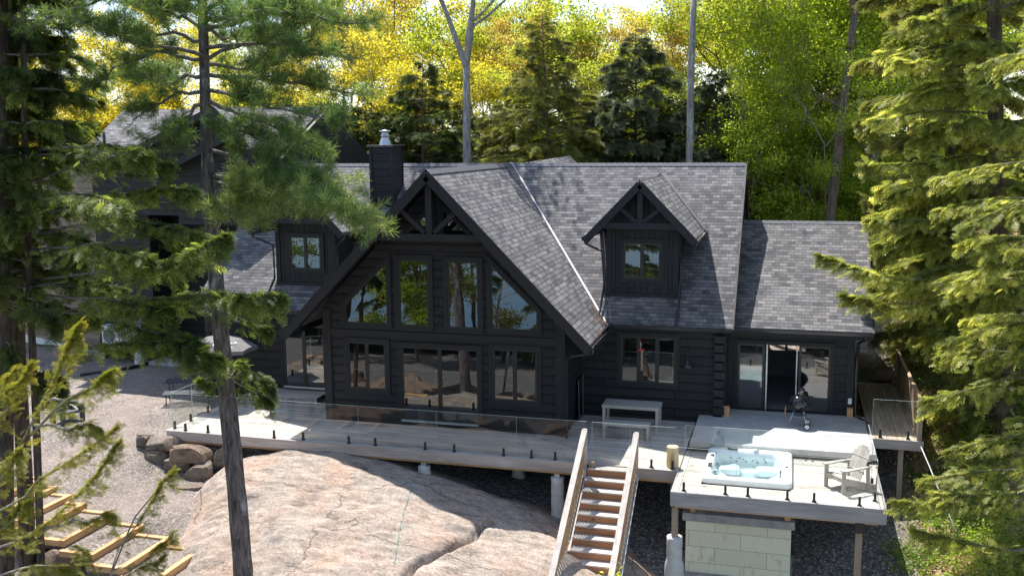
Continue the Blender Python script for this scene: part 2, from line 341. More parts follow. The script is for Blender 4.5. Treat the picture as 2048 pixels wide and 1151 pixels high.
def B(name, mat, parent, *boxes, **kw):
    for b in boxes: m = MB(); m.tc = float(rng.random()); m.box(*b[:6]); o = m.build(name, mat, parent, **kw)
    return o

def npmesh(name, verts, nper, mats, tints=None, matidx=None, parent=None):
    """mesh of faces with nper corners each, unshared vertices; verts (F*nper,3)"""
    F = len(verts)//nper; me = bpy.data.meshes.new(name)
    me.vertices.add(len(verts)); me.vertices.foreach_set('co', np.ascontiguousarray(verts, dtype=np.float32).ravel())
    me.loops.add(len(verts)); me.loops.foreach_set('vertex_index', np.arange(len(verts), dtype=np.int32))
    me.polygons.add(F); me.polygons.foreach_set('loop_start', np.arange(0, len(verts), nper, dtype=np.int32))
    me.polygons.foreach_set('loop_total', np.full(F, nper, dtype=np.int32))
    me.materials.append(MATS[mats])
    a = me.attributes.new('tint', 'FLOAT', 'FACE'); a.data.foreach_set('value', np.clip(tints, 0, 1).astype(np.float32))
    me.update(calc_edges=True)
    return me

# ------------------------------------------------------------------ ground
def rbf(pts):
    P = np.array(pts, float); X = P[:, :2]; n = len(P)
    K = np.linalg.norm(X[:, None]-X[None], axis=2); A = np.zeros((n+3, n+3)); A[:n, :n] = K+np.eye(n)*-.02
    A[:n, n] = 1; A[:n, n+1:] = X; A[n, :n] = 1; A[n+1:, :n] = X.T
    s = np.linalg.solve(A, np.r_[P[:, 2], 0, 0, 0])
    def f(x, y):
        x = np.asarray(x, float); y = np.asarray(y, float); q = np.stack([x.ravel(), y.ravel()], 1)
        d = np.linalg.norm(q[:, None]-X[None], axis=2)
        return (d@s[:n]+s[n]+q@s[n+1:]).reshape(x.shape)
    return f
_th = rbf([(-20,7,-.4),(-14,5,-.4),(-12,0,-.45),(-8,1,-.4),(-8,-2,-.5),(-8.6,-2.7,-.58),(-7.3,-2.8,-1.0),(-6.2,-2.8,-1.15),(-9.6,-5,-.95),(-6.2,-6.2,-1.35),(-2.6,-7.5,-1.95),(-6,-9,-2.3),
 (-12,-6,-1.2),(-20,-5,-1.2),(-8,-9,-2.3),(-7,-12,-3.4),(-2,-2,-1.2),(0,-2.2,-1.2),(-5,-1,-.8),(4,-2.3,-1.75),(6,0,-1.9),(2,1,-1.5),(7,-4,-2.8),(9,-4,-3.1),(11.5,-4,-3.1),(9,-.5,-2.2),(11.5,-1,-2.0),(-2,-5.5,-1.7),(2,-6.5,-2.5),
 (12.9,1.4,-1.6),(13.5,-1,-2.1),(14.3,-2,-1.9),(14.3,5,.1),(12.5,8.5,-.05),(12.2,12,.55),(14,14,.9),(18,5,1.2),(20,-5,-1),(18,-12,-4),(0,10,-.4),(0,20,0),(0,40,.5),(-20,20,-.2),(20,20,1.5),(30,10,3),(12.5,5,-1.0),
 (0,-14,-4.2),(10,-10,-4.4),(10,-20,-5.5),(-10,-20,-5),(0,-30,-6.5),(20,-30,-6.5),(-20,-30,-6),(0,-45,-8.5),(30,-45,-8.5),(-30,-45,-8.5),(0,90,.8),(-60,40,0),(60,40,4),(-60,-40,-8),(60,-40,-8),(-15,9,-.4),(-11,8,-.35)])
def ht(x, y):
    z = _th(x, y); r = np.hypot(np.asarray(x, float), np.asarray(y, float)-10)
    far = np.where(np.asarray(y) > -45, .5, -9.0); k = np.clip((r-60)/40, 0, 1); return z*(1-k)+far*k
def htf(x, y): return float(ht(np.array([x]), np.array([y]))[0])
def axis_(a, b, step, far): return np.r_[-far, -400, -150, np.arange(-90, a, 5.), np.arange(a, b, step), np.arange(b, 95, 5.), 150, 400, far]
gx = axis_(-24, 26, .25, 1200.); gy = axis_(-16, 22, .25, 1200.); GX, GY = np.meshgrid(gx, gy); GZ = ht(GX, GY)
near = (GX > -24) & (GX < 26) & (GY > -16) & (GY < 22)
litter = np.clip((GX-12.6+.25*np.clip(6-GY, -8, 0))*.9, 0, 1); litter = np.maximum(litter, np.clip((GY-13)*.3, 0, 1)); litter = np.maximum(litter, np.clip((-21-GX)*.4, 0, 1))
litter = np.where((GX < 15.0) & (GX > 11) & (GY > 7.2) & (GY < 15), np.clip(GX-13.9+.12*(GY-8), 0, 1), litter); litter = np.where((GY < -13), 0, litter)
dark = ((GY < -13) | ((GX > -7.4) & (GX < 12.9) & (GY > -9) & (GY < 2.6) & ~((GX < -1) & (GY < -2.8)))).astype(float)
bumps = np.array([noise.noise(V((x*1.6, y*1.6, 0)))*.05+noise.noise(V((x*7, y*7, 3)))*.016 for x, y in zip(GX.ravel(), GY.ravel())]).reshape(GX.shape)
GZ = GZ+bumps*near*(1+2*litter)
ny, nx = GX.shape
me = bpy.data.meshes.new('ground'); vv = np.stack([GX, GY, GZ], -1).reshape(-1, 3)
ff = [(j*nx+i, j*nx+i+1, (j+1)*nx+i+1, (j+1)*nx+i) for j in range(ny-1) for i in range(nx-1)]
me.from_pydata(vv.tolist(), [], ff); me.materials.append(MATS['ground']); me.shade_smooth()
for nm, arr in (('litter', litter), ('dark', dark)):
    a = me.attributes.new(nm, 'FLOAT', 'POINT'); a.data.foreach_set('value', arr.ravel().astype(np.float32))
tag(link('ground', me, None), kind='structure')
# lake behind the viewpoint (seen only in the windows)
wm, wn, wo = newmat('water'); wb = noise_(wn, obco(wn, (1, 1, 1)), .8, 4); pbsdf(wn, wo, (.03, .09, .16), .08, .5, 0, wb, .25, .1)
m = MB(); m.add([(-900, -900, -7.6), (900, -900, -7.6), (900, -47, -7.6), (-900, -47, -7.6)], [(0, 1, 2, 3)]); tag(m.build('lake_water', 'water'), kind='structure')

# ------------------------------------------------------------------ bedrock
_rk = rbf([(-6.3,-3.4,-1.6),(-6.1,-4.6,-1.8),(-5.7,-5.9,-2.1),(-5.2,-3.1,-.62),(-4.9,-4.4,-.8),(-4,-2.3,-.42),(-2.5,-2.2,-.40),(-1,-2.4,-.48),(1,-2.5,-.80),(3,-2.9,-1.2),(4.5,-3.1,-1.55),(6,-3,-2.1),(7.0,-3.4,-2.7),
 (-4,-5.2,-.78),(-2,-5,-.66),(1,-5,-.85),(3,-5.4,-1.15),(4.6,-5.4,-1.4),(5.8,-5.4,-1.9),(7.1,-5.6,-2.9),(-5,-6.8,-1.8),(-3.4,-7.2,-1.45),(-1.5,-7.5,-1.1),(0,-8.5,-1.4),(3,-8.5,-1.75),(6,-8.5,-2.7),(-4.2,-8.6,-2.5),
 (-2,-10.5,-2.5),(2,-11.5,-3.1),(7,-11.5,-4.6),(-6,-9,-3.2),(-4,-11,-3.6),(-7.2,-5,-2.8),(-5,-1.2,-1.1),(-1,-1,-1.0),(2,-1,-1.7),(5,-1.2,-2.3),(8,-3,-3.4),(8.5,-7,-4.2),(-7,-2,-2.6)])
rx = np.arange(-7.2, 8.4, .06); ry = np.arange(-12, -1.0, .06); RX, RY = np.meshgrid(rx, ry)
def strata(x, y):
    a = rad(-12); u = x*math.cos(a)-y*math.sin(a); v = x*math.sin(a)+y*math.cos(a)
    h = noise.fractal(V((x*.8, y*.8, 1)), 1.0, 2.0, 4)*.10
    h += noise.noise(V((u*.45, v*1.6, 5)))*.03+noise.noise(V((u*2.2, v*7, 9)))*.012+noise.fractal(V((x*4, y*4, 2)), 1.0, 2.0, 3)*.012
    q = v*1.15+noise.noise(V((u*.35, v*.5, 7)))*1.6; fr_ = q-math.floor(q)
    h += -.08*max(0, 1-abs(fr_-.5)/.03)*max(0, noise.noise(V((u*.5, v*.6, 33)))+.15)*1.6
    h += .035*fr_
    return h
st = np.array([strata(x, y) for x, y in zip(RX.ravel(), RY.ravel())]).reshape(RX.shape)
RZ = _rk(RX, RY)+st
# the big cleft running down to the stairs
cx_ = 2.55+(RY+5.6)*.42+.12*np.sin(RY*3); RZ -= .30*np.exp(-((RX-cx_)/.09)**2)*(RY < -4.6)
cy_ = -3.55-.12*(RX-1)+.1*np.sin(RX*2.3); RZ -= .22*np.exp(-((RY-cy_)/.07)**2)*(RX > .6)
ny, nx = RX.shape; me = bpy.data.meshes.new('rock_outcrop')
me.from_pydata(np.stack([RX, RY, RZ], -1).reshape(-1, 3).tolist(), [], [(j*nx+i, j*nx+i+1, (j+1)*nx+i+1, (j+1)*nx+i) for j in range(ny-1) for i in range(nx-1)])
me.materials.append(MATS['bedrock']); me.shade_smooth(); tag(link('rock_outcrop', me, None), kind='structure')

# ------------------------------------------------------------------ the cottage
ZD, ZP = -.12, .12
def quadlist(poly, u, w_, mat, name, parent, th=.05, org=(0, 0, 0)):
    m = MB(); n = (V(poly[1])-V(poly[0])).cross(V(poly[2])-V(poly[0])).normalized()
    if n.z < 0: n = -n
    m.prism(poly, -n*th); m.uv = (org, u, w_); return m.build(name, mat, parent)
SL = .78; GS = 1.026; RZt = 7.42; RY0 = 7.9
cot = empty('log_cottage', (0, 4, ZD), 'black log cottage with grey shingle roof, tall glazed gable and two dormers', 'house')
um = V((0, 1, SL)).normalized(); ug = V((-1, 0, GS)).normalized(); ugl = V((1, 0, GS)).normalized()
XL, XR = -9.5, 8.25
rf = quadlist([(XL, 2.0, 2.82), (XR, 2.0, 2.82), (XR, RY0, RZt), (XL, RY0, RZt)], V((1, 0, 0)), um, 'shingle', 'roof', cot)
quadlist([(XR, 13.8, 2.82), (XL, 13.8, 2.82), (XL, RY0, RZt), (XR, RY0, RZt)], V((1, 0, 0)), um, 'shingle', 'roof', cot)
hw = 4.6; ez = RZt-GS*hw
quadlist([(0, -.85, RZt+.02), (0, 7.95, RZt+.02), (hw, 1.92, ez+.02), (hw, -.85, ez+.02)], V((0, 1, 0)), ug, 'shingle', 'gable_roof', cot)
quadlist([(0, -.85, RZt+.02), (0, 7.95, RZt+.02), (-hw, 1.92, ez+.02), (-hw, -.85, ez+.02)], V((0, 1, 0)), ugl, 'shingle', 'gable_roof', cot)
# rear gable bump beyond the ridge
quadlist([(.3, 8.0, 7.44), (1.0, 13.2, 7.62), (3.6, 13.2, 5.2), (3.3, 10.2, 5.5)], V((0, 1, 0)), ug, 'shingle', 'rear_roof', cot)
quadlist([(.3, 8.0, 7.44), (1.0, 13.2, 7.62), (-1.9, 13.2, 5.2), (-2.2, 10.2, 5.5)], V((0, 1, 0)), ugl, 'shingle', 'rear_roof', cot)
# ridge caps: overlapping tabs
m = MB(); x = XL
while x < XR-.02:
    m.tc = rng.random(); x2 = min(x+.2, XR)
    m.add([(x, RY0-.14, RZt-.075), (x, RY0, RZt+.035), (x, RY0+.14, RZt-.075), (x2, RY0-.14, RZt-.09), (x2, RY0, RZt+.02), (x2, RY0+.14, RZt-.09), (x, RY0-.14, RZt-.12), (x2, RY0-.14, RZt-.13)],
          [(0, 1, 4, 3), (1, 2, 5, 4), (6, 0, 3, 7)]); x = x2
m.build('ridge_cap', 'ridge_cap', cot)
m = MB(); y = -.85
while y < 7.7:
    y2 = y+.2; m.add([(-.14, y, RZt-.08), (0, y, RZt+.06), (.14, y, RZt-.08), (-.14, y2, RZt-.095), (0, y2, RZt+.045), (.14, y2, RZt-.095)], [(0, 3, 4, 1), (1, 4, 5, 2)]); y = y2
m.build('ridge_cap', 'ridge_cap', cot)
# valleys
m = MB(); m.bar((.02, 7.9, RZt+.045), (hw+.02, 1.95, ez+.075), .05, .012, up=(-.4, -.3, 1)); m.build('valley_flashing', 'flashing', cot)
m = MB(); m.bar((-.02, 7.9, RZt+.045), (-hw-.02, 1.95, ez+.075), .07, .012, up=(.4, -.3, 1)); m.build('valley_flashing', 'flashing', cot)
# leaf litter caught in the right valley
vs = []; 
for i in range(240):
    t = rng.random()**2*.12; p = np.array([hw-.05-.1*rng.random()+.12*rng.standard_normal()-t*3, 1.9+.10*rng.standard_normal()+t*4-(.0 if rng.random() < .5 else rng.random()*2.2), 0]); p[2] = max(RZt-GS*abs(p[0]), 2.82+SL*(p[1]-2))+.05+.03*rng.random()
    a = rng.standard_normal((2, 3)); a /= np.linalg.norm(a, axis=1)[:, None]; s_ = .024
    if p[1] < 1.6: p[0] = hw-.03+.02*rng.standard_normal(); p[2] = ez+.05
    vs += [p-a[0]*s_, p+a[1]*s_, p+a[0]*s_, p-a[1]*s_]
link('fallen_leaves', npmesh('fallen_leaves', np.array(vs), 4, 'dry_leaf', rng.random(240)*.4), cot)['kind'] = 'stuff'
# gable walls and fascia
m = MB(); m.prism([(-3.65, .012, -.3), (3.72, .012, -.3), (3.72, .012, 3.42), (0, .012, RZt-.2), (-3.65, .012, 3.45)], (0, .2, 0)); m.build('gable_wall', 'siding', cot)
B('gable_side_wall', 'siding', cot, (3.52, 3.72, .2, 2.4, -.3, 3.1)); B('gable_side_wall', 'siding', cot, (-3.65, -3.45, .2, 2.4, -.3, 3.1))
YW = 2.35
def courses(poly, Y, holes, name, parent, sp_=.27, z0=-.30):
    """real board courses with a groove between, clipped to a convex outline"""
    def clip(P, z, keep_above):
        R_ = []
        for i in range(len(P)):
            a, b = P[i], P[(i+1) % len(P)]; ia = (a[1] >= z) == keep_above; ib = (b[1] >= z) == keep_above
            if ia: R_.append(a)
            if ia != ib: t = (z-a[1])/(b[1]-a[1]); R_.append((a[0]+t*(b[0]-a[0]), z))
        return R_
    m = MB(); zmax = max(p[1] for p in poly); z = z0
    while z < zmax:
        for hs in [None]:
            A_ = clip(clip(poly, z+.012, True), z+sp_-.004, False)
            if len(A_) >= 3:
                xs = [p[0] for p in A_]; jx = rng.uniform(min(xs), max(xs)); t = rng.random(); m.prism([(p[0], Y+.022, p[1]) for p in A_], (0, -.010, 0), t)
                B_ = clip(clip(poly, z+.024, True), z+sp_-.030, False)
                if len(B_) >= 3: m.prism([(p[0], Y+.012, p[1]) for p in B_], (0, -.011+rng.normal(0, .0012), 0), t)
        z += sp_
    return m.build(name, 'siding', parent)
courses([(-3.6, -.3), (3.66, -.3), (3.66, 3.42), (0, RZt-.2), (-3.6, 3.45)], -.010, None, 'board_cladding', cot)
courses([(3.74, -.3), (7.9, -.3), (7.9, 3.0), (3.74, 3.0)], YW-.010, None, 'board_cladding', cot); courses([(-9.2, -.4), (-3.66, -.4), (-3.66, 3.0), (-9.2, 3.0)], YW-.010, None, 'board_cladding', cot)
B('main_wall', 'siding', cot, (3.72, 7.95, YW+.012, YW+.2, -.6, 3.1)); B('main_wall', 'siding', cot, (-9.2, -3.65, YW+.012, YW+.2, -.6, 3.1))
m = MB()
for xx in (7.95, -9.3): m = MB(); m.prism([(xx, YW, -.6), (xx, 13.4, -.6), (xx, 13.4, 3.0), (xx, RY0, 7.25), (xx, YW, 3.0)], (.12, 0, 0)); m.build('end_wall', 'siding', cot)
# log ends at the right corner
m = MB()
for i in range(10): z = -.12+.27*i; m.box(7.72, 8.0+.05*(i % 2), YW-.16, YW, z+.02, z+.25)
m.build('log_ends', 'trim', cot, bevel=.02)
for s in (-1, 1):
    m = MB(); m.bar((0, -.84, RZt-.13), (s*(hw+.03), -.84, ez-.16), .045, .27, up=(0, 0, 1)); m.build('rake_board', 'trim', cot)
    m = MB(); m.prism([(0, -.82, RZt-.09), (s*hw, -.82, ez-.09), (s*hw, -.0, ez-.09), (0, -.0, RZt-.09)], (0, 0, -.05)); m.build('soffit', 'soffit', cot)
    m = MB(); m.bar((s*(hw+.02), -.82, ez-.13), (s*(hw+.02), 1.95, ez-.13), .03, .2); m.build('eave_board', 'trim', cot)
m = MB(); m.bar((XR+.02, 1.98, 2.72), (XR+.02, RY0, 7.32), .04, .22); m.bar((XR+.02, RY0, 7.32), (XR+.02, 13.8, 2.72), .04, .22); m.build('rake_board', 'trim', cot)
m = MB(); m.prism([(3.8, 2.04, 2.76), (XR-.02, 2.04, 2.76), (XR-.02, YW, 2.98), (3.8, YW, 2.98)], (0, 0, -.03)); m.build('soffit', 'soffit', cot); m = MB(); m.prism([(-3.8, 2.04, 2.76), (XL, 2.04, 2.76), (XL, YW, 2.98), (-3.8, YW, 2.98)], (0, 0, -.03)); m.build('soffit', 'soffit', cot)
def gutter(parent, p, q, name='gutter', out=(0, -1, 0)):
    m = MB(); p = V(p); q = V(q); o_ = V(out)*.12
    m.prism([p, p+V((0, 0, -.11)), p+o_*.75+V((0, 0, -.11)), p+o_+V((0, 0, -.03)), p+o_+V((0, 0, .0)), p+o_*.93, p+o_*.93+V((0, 0, -.05)), p+o_*.15+V((0, 0, -.05)), p+o_*.12], q-p)
    return m.build(name, 'gutter', parent)
gutter(cot, (4.75, 1.96, 2.83), (XR, 1.96, 2.83)); gutter(cot, (XL, 1.96, 2.83), (-4.75, 1.96, 2.83)); 
gutter(cot, (hw+.02, -.85, ez+.02), (hw+.02, 1.9, ez+.02), out=(1, 0, 0)); gutter(cot, (-hw-.02, -.85, ez+.02), (-hw-.02, 1.9, ez+.02), out=(-1, 0, 0))
def downspout(parent, pts, r_=.042):
    m = MB(); m.tube(pts, r_, 8); return m.build('downspout', 'gutter', parent, True)
downspout(cot, [(4.7, -.72, ez-.1), (4.66, -.68, ez-.22), (4.0, -.35, ez-.42), (3.84, -.2, ez-.55), (3.84, -.2, 0), (3.84, -.2, -.1)])
# truss of the centre gable
tr = MB(); tr.box(-.09, .09, -.72, -.56, 5.62, 7.18); t0 = tr.build('truss', 'trim', cot)
B('tie_beam', 'trim', t0, (-1.62, 1.62, -.74, -.54, 5.46, 5.66))
for s in (-1, 1):
    m = MB(); m.bar((s*.14, -.64, 5.70), (s*.95, -.64, 6.42), .14, .13); m.build('strut', 'trim', t0)
B('outrigger', 'trim', t0, (-1.6, -1.42, -.55, 0, 5.46, 5.58), (1.42, 1.6, -.55, 0, 5.46, 5.58))
# board trims on the gable wall
B('belt_trim', 'trim', cot, (-3.66, 3.73, -.035, 0, 2.52, 2.70), (-1.95, 1.95, -.035, 0, 5.12, 5.28)); B('corner_trim', 'trim', cot, (3.50, 3.76, -.05, .0, -.3, 3.3), (-3.70, -3.46, -.05, 0, -.3, 3.3))

def window(parent, x0, x1, z0, z1, Y, n=1, out=.12, name='window', sill=False):
    """trim, sash frames and one pane per light"""
    m = MB(); t = .06
    for a in ((x0-out, x1+out, z1, z1+out), (x0-out, x1+out, z0-out, z0), (x0-out, x0, z0, z1), (x1, x1+out, z0, z1)): m.box(a[0], a[1], Y-.055, Y, a[2], a[3])
    fr = m.build(name, 'trim', parent); w1 = (x1-x0)/n; s = MB()
    for i in range(n):
        a, b = x0+i*w1, x0+(i+1)*w1
        s.box(a, b, Y-.04, Y-.004, z1-t, z1); s.box(a, b, Y-.04, Y-.004, z0, z0+t); s.box(a, a+t, Y-.04, Y-.004, z0+t, z1-t); s.box(b-t, b, Y-.04, Y-.004, z0+t, z1-t)
    s.build('sash', 'black_frame', fr)
    for i in range(n):
        a, b = x0+i*w1+t, x0+(i+1)*w1-t; tw = rng.normal(0, .0025, 2)
        m = MB(); m.add([(a, Y-.018+tw[0], z0+t), (b, Y-.018-tw[0], z0+t), (b, Y-.018-tw[0]+tw[1], z1-t), (a, Y-.018+tw[0]+tw[1], z1-t)], [(0, 1, 2, 3)]); m.build('pane', 'window_glass', fr)
    return fr
def polywindow(parent, pts, Y, out=.11, name='window'):
    """pts: list of (x,z) counter-clockwise seen from the front"""
    P = [V((p[0], p[1])) for p in pts]; n = len(P)
    def off(d):
        R_ = []
        for i in range(n):
            a, b, c = P[i-1], P[i], P[(i+1) % n]; e1 = (b-a).normalized(); e2 = (c-b).normalized(); n1 = V((e1.y, -e1.x)); n2 = V((e2.y, -e2.x)); k = n1+n2
            R_.append(b+k*(d/(.5*k.dot(k))) if k.length > 1e-3 else b+n1*d)
        return R_
    def ring(A_, B_, y0, y1, nm, mat, par):
        m = MB()
        for i in range(n):
            j = (i+1) % n; a = [(q.x, y0, q.y) for q in (A_[i], A_[j], B_[j], B_[i])]; b = [(q[0], y1, q[2]) for q in a]
            m.add(a+b, [(0, 1, 2, 3), (0, 4, 5, 1), (2, 6, 7, 3)])
        return m.build(nm, mat, par)
    O_, I_ = off(out), off(-.05)
    fr = ring(O_, P, Y-.055, Y, name, 'trim', parent); ring(P, I_, Y-.04, Y, 'sash', 'black_frame', fr)
    m = MB(); m.add([(q.x, Y-.018+rng.normal(0, .001), q.y) for q in I_], [tuple(range(n))]); m.build('pane', 'window_glass', fr); return fr
# centre gable windows
window(cot, -1.24, -.28, 2.86, 4.86, 0); window(cot, .28, 1.24, 2.86, 4.84, 0)
polywindow(cot, [(-2.98, 2.88), (-1.58, 2.88), (-1.58, 4.80), (-2.98, 3.45)], 0); polywindow(cot, [(1.58, 2.88), (2.98, 2.88), (2.98, 3.45), (1.58, 4.80)], 0)
polywindow(cot, [(-1.15, 5.42), (-.14, 5.42), (-.14, 6.42)], 0, .07); polywindow(cot, [(.14, 5.42), (1.15, 5.42), (.14, 6.42)], 0, .07)
window(cot, -2.92, -1.68, .88, 2.34, 0, 2); window(cot, 1.62, 2.95, .80, 2.34, 0, 2)
def slider(parent, x0, x1, z0, z1, Y, n=2):
    f = window(parent, x0, x1, z0, z1, Y, n, .11, 'sliding_door'); B('threshold', 'galv', f, (x0, x1, Y-.13, Y-.058, z0-.05, z0+.01)); return f
slider(cot, -1.2, 1.2, .06, 2.28, 0); slider(cot, -6.35, -4.85, .22, 2.28, YW)
# dining window with three lights
window(cot, 4.95, 6.60, .98, 2.42, YW, 3)
# wall lamp
m = MB(); m.lathe((6.98, YW-.32, 1.62), [(.02, .22), (.05, .20), (.06, .12), (.12, .08), (.21, 0), (.20, 0), (.11, .06), (.03, .1)], 20)
lp = m.build('wall_lamp', 'black_metal', cot, True); m = MB(); m.tube([(6.98, YW, 1.98), (6.98, YW-.12, 2.05), (6.98, YW-.26, 2.06), (6.98, YW-.32, 1.98), (6.98, YW-.32, 1.82)], .016, 8); m.build('gooseneck', 'black_metal', lp, True)
m = MB(); m.box(6.92, 7.04, YW-.02, YW, 1.9, 2.06); m.build('back_plate', 'black_metal', lp)
# chimney
ch = MB(); ch.box(-4.65, -3.82, 6.0, 6.95, 4.5, 8.05); ch = ch.build('chimney', 'siding', cot)
B('corner_trim', 'trim', ch, *[(x-.05, x+.05, y-.03, y+.03, 4.5, 8.05) for x in (-4.63, -3.84) for y in (5.99, 6.96)]); B('cap', 'gutter', ch, (-4.74, -3.73, 5.9, 7.05, 8.05, 8.13), bevel=.01)
m = MB(); m.lathe((-4.25, 6.45, 8.13), [(.22, 0), (.20, .10), (.15, .22), (.14, .30), (.17, .31), (.17, .33), (.13, .34), (.13, .46), (.21, .47), (.21, .50), (.0, .54)], 24); m.build('flue', 'galv', ch, True)
# dormers
def dormer(cx, left=False):
    Y0 = 2.94; x0, x1 = cx-1.07, cx+1.07; D = MB()
    D.prism([(x0, Y0, 3.5), (x1, Y0, 3.5), (x1, Y0, 5.9), (cx, Y0, 6.95), (x0, Y0, 5.9)], (0, .12, 0)); w_ = D.build('dormer', 'batten', cot)
    for xx in (x0, x1-.1):
        m = MB(); m.prism([(xx, Y0+.12, 3.5), (xx, Y0+.12, 5.9), (xx, 6.0, 5.9)], (.1, 0, 0)); m.build('cheek_wall', 'batten', w_)
    g = 1.05; hd = 1.62; pz = 7.06; e = pz-g*hd; yb = 2+(pz-2.82)/SL; ye = 2+(e-2.82)/SL; yf = 2.28
    for s in (-1, 1):
        uu = V((-s, 0, g)).normalized()
        quadlist([(cx, yf, pz), (cx, yb, pz), (cx+s*hd, ye, e), (cx+s*hd, yf, e)], V((0, 1, 0)), uu, 'shingle', 'dormer_roof', w_, .05, (cx, 0, 0))
        m = MB(); m.bar((cx, yf-.01, pz-.12), (cx+s*(hd+.02), yf-.01, e-.12), .045, .22); m.build('rake_board', 'trim', w_)
        gutter(w_, (cx+s*(hd+.01), yf, e+.01), (cx+s*(hd+.01), ye, e+.01), out=(s, 0, 0))
        m = MB(); m.bar((cx+.04*s, yb-.02, pz+.02), (cx+s*(hd+.05), ye-.03, e+.04), .07, .012, up=(-s*.4, -.4, 1)); m.build('valley_flashing', 'gutter', w_)
        m = MB(); m.bar((cx+s*.10, yf+.16, 5.83), (cx+s*.66, yf+.16, 6.28), .11, .11); m.build('strut', 'trim', w_)
        xs = cx+s*1.16
        downspout(w_, [(cx+s*1.66, yf+.12, e-.1), (cx+s*1.64, yf+.14, e-.2), (cx+s*1.35, Y0-.25, e-.38), (xs, Y0-.08, e-.5), (xs, Y0-.06, 4.2), (xs, Y0-.06, 3.75), (xs, 2.1, 2.99), (xs, 1.95, 2.88)], .036)
        m = MB(); m.prism([(cx, yf+.02, pz-.07), (cx+s*hd, yf+.02, e-.07), (cx+s*hd, Y0, e-.07), (cx, Y0, pz-.07)], (0, 0, -.03)); m.build('soffit', 'soffit', w_)
    B('king_post', 'trim', w_, (cx-.075, cx+.075, yf+.10, yf+.24, 5.8, 6.9)); B('tie_beam', 'trim', w_, (cx-1.24, cx+1.24, yf+.08, yf+.26, 5.62, 5.80))
    B('corner_trim', 'trim', w_, (x0-.02, x0+.13, Y0-.04, Y0, 3.5, 5.72), (x1-.13, x1+.02, Y0-.04, Y0, 3.5, 5.72)); B('base_trim', 'trim', w_, (x0, x1, Y0-.06, Y0-.001, 3.50, 3.62))
    a, b, c, d_ = cx-.56, cx+.56, 4.06, 5.16; t = .055; mid = cx; m = MB(); o_ = .12
    for q in ((a-o_, b+o_, d_, d_+o_), (a-o_, b+o_, c-o_, c), (a-o_, a, c, d_), (b, b+o_, c, d_)): m.box(q[0], q[1], Y0-.05, Y0, q[2], q[3])
    m.build('window_trim', 'trim', w_); m = MB()
    for p, q in ((a, mid), (mid, b)):
        m.box(p, q, Y0-.04, Y0-.004, d_-t, d_); m.box(p, q, Y0-.04, Y0-.004, c, c+t); m.box(p, p+t, Y0-.04, Y0-.004, c+t, d_-t); m.box(q-t, q, Y0-.04, Y0-.004, c+t, d_-t)
    m.build('sash', 'black_frame', w_)
    for p, q in ((a+t, mid-t), (mid+t, b-t)):
        m = MB(); tw = rng.normal(0, .003); m.add([(p, Y0-.018+tw, c+t), (q, Y0-.018-tw, c+t), (q, Y0-.018-tw, d_-t), (p, Y0-.018+tw, d_-t)], [(0, 1, 2, 3)]); m.build('pane', 'window_glass', w_)
dormer(5.48); dormer(-5.72)
# sunroom wing at the right
WS = .60; uw = V((0, 1, WS)).normalized(); WY = 3.3; WX = 12.15; wz = 2.72; wry = 7.5; wrz = wz+WS*(wry-2.85)
quadlist([(8.1, 2.85, wz), (WX, 2.85, wz), (WX, wry, wrz), (8.1, wry, wrz)], V((1, 0, 0)), uw, 'shingle', 'sunroom_roof', cot)
quadlist([(WX, 12.1, wz), (8.1, 12.1, wz), (8.1, wry, wrz), (WX, wry, wrz)], V((1, 0, 0)), uw, 'shingle', 'sunroom_roof', cot)
m = MB(); x = 8.25
while x < WX-.02:
    x2 = min(x+.2, WX); m.add([(x, wry-.14, wrz-.06), (x, wry, wrz+.035), (x, wry+.14, wrz-.06), (x2, wry-.14, wrz-.07), (x2, wry, wrz+.02), (x2, wry+.14, wrz-.07), (x, wry-.14, wrz-.1), (x2, wry-.14, wrz-.1)], [(0, 1, 4, 3), (1, 2, 5, 4), (6, 0, 3, 7)]); x = x2
m.build('ridge_cap', 'ridge_cap', cot)
gutter(cot, (XR+.02, 2.82, wz+.0), (WX, 2.82, wz+.0)); m = MB(); m.bar((WX+.02, 2.83, wz-.1), (WX+.02, wry, wrz-.1), .04, .2); m.bar((WX+.02, wry, wrz-.1), (WX+.02, 12.1, wz-.1), .04, .2); m.build('rake_board', 'trim', cot)
B('eave_board', 'trim', cot, (8.1, WX, 2.86, 2.9, wz-.24, wz-.07)); m = MB(); m.prism([(8.1, 2.9, wz-.2), (WX-.02, 2.9, wz-.2), (WX-.02, WY, wz-.2), (8.1, WY, wz-.2)], (0, 0, -.03)); m.build('soffit', 'soffit', cot)
sx0, sx1, sz1 = 8.35, 11.05, 2.16
B('sunroom_wall', 'siding', cot, (7.9, sx0, WY, WY+.15, -.3, 2.5), (sx1, 11.65, WY, WY+.15, -.3, 2.5), (sx0, sx1, WY, WY+.15, sz1, 2.5))
B('sunroom_end_wall', 'siding', cot, (11.5, 11.65, WY+.15, 11.6, -.6, 2.7)); m = MB(); m.prism([(11.5, WY, 2.7), (11.5, 11.6, 2.7), (11.5, wry, wrz-.1)], (.15, 0, 0)); m.build('sunroom_end_wall', 'siding', cot)
B('corner_trim', 'trim', cot, (11.5, 11.70, WY-.04, WY, -.2, 2.5), (8.06, 8.24, WY-.05, WY, .12, 2.5))
B('interior_floor', 'interior_floor', cot, (8.0, 11.5, WY, 8.0, .05, .12)); B('interior_ceiling', 'interior_wall', cot, (8.0, 11.5, WY+.15, 8.0, 2.42, 2.5)); B('interior_wall', 'interior_wall', cot, (8.0, 8.1, WY+.15, 8.0, .12, 2.42))
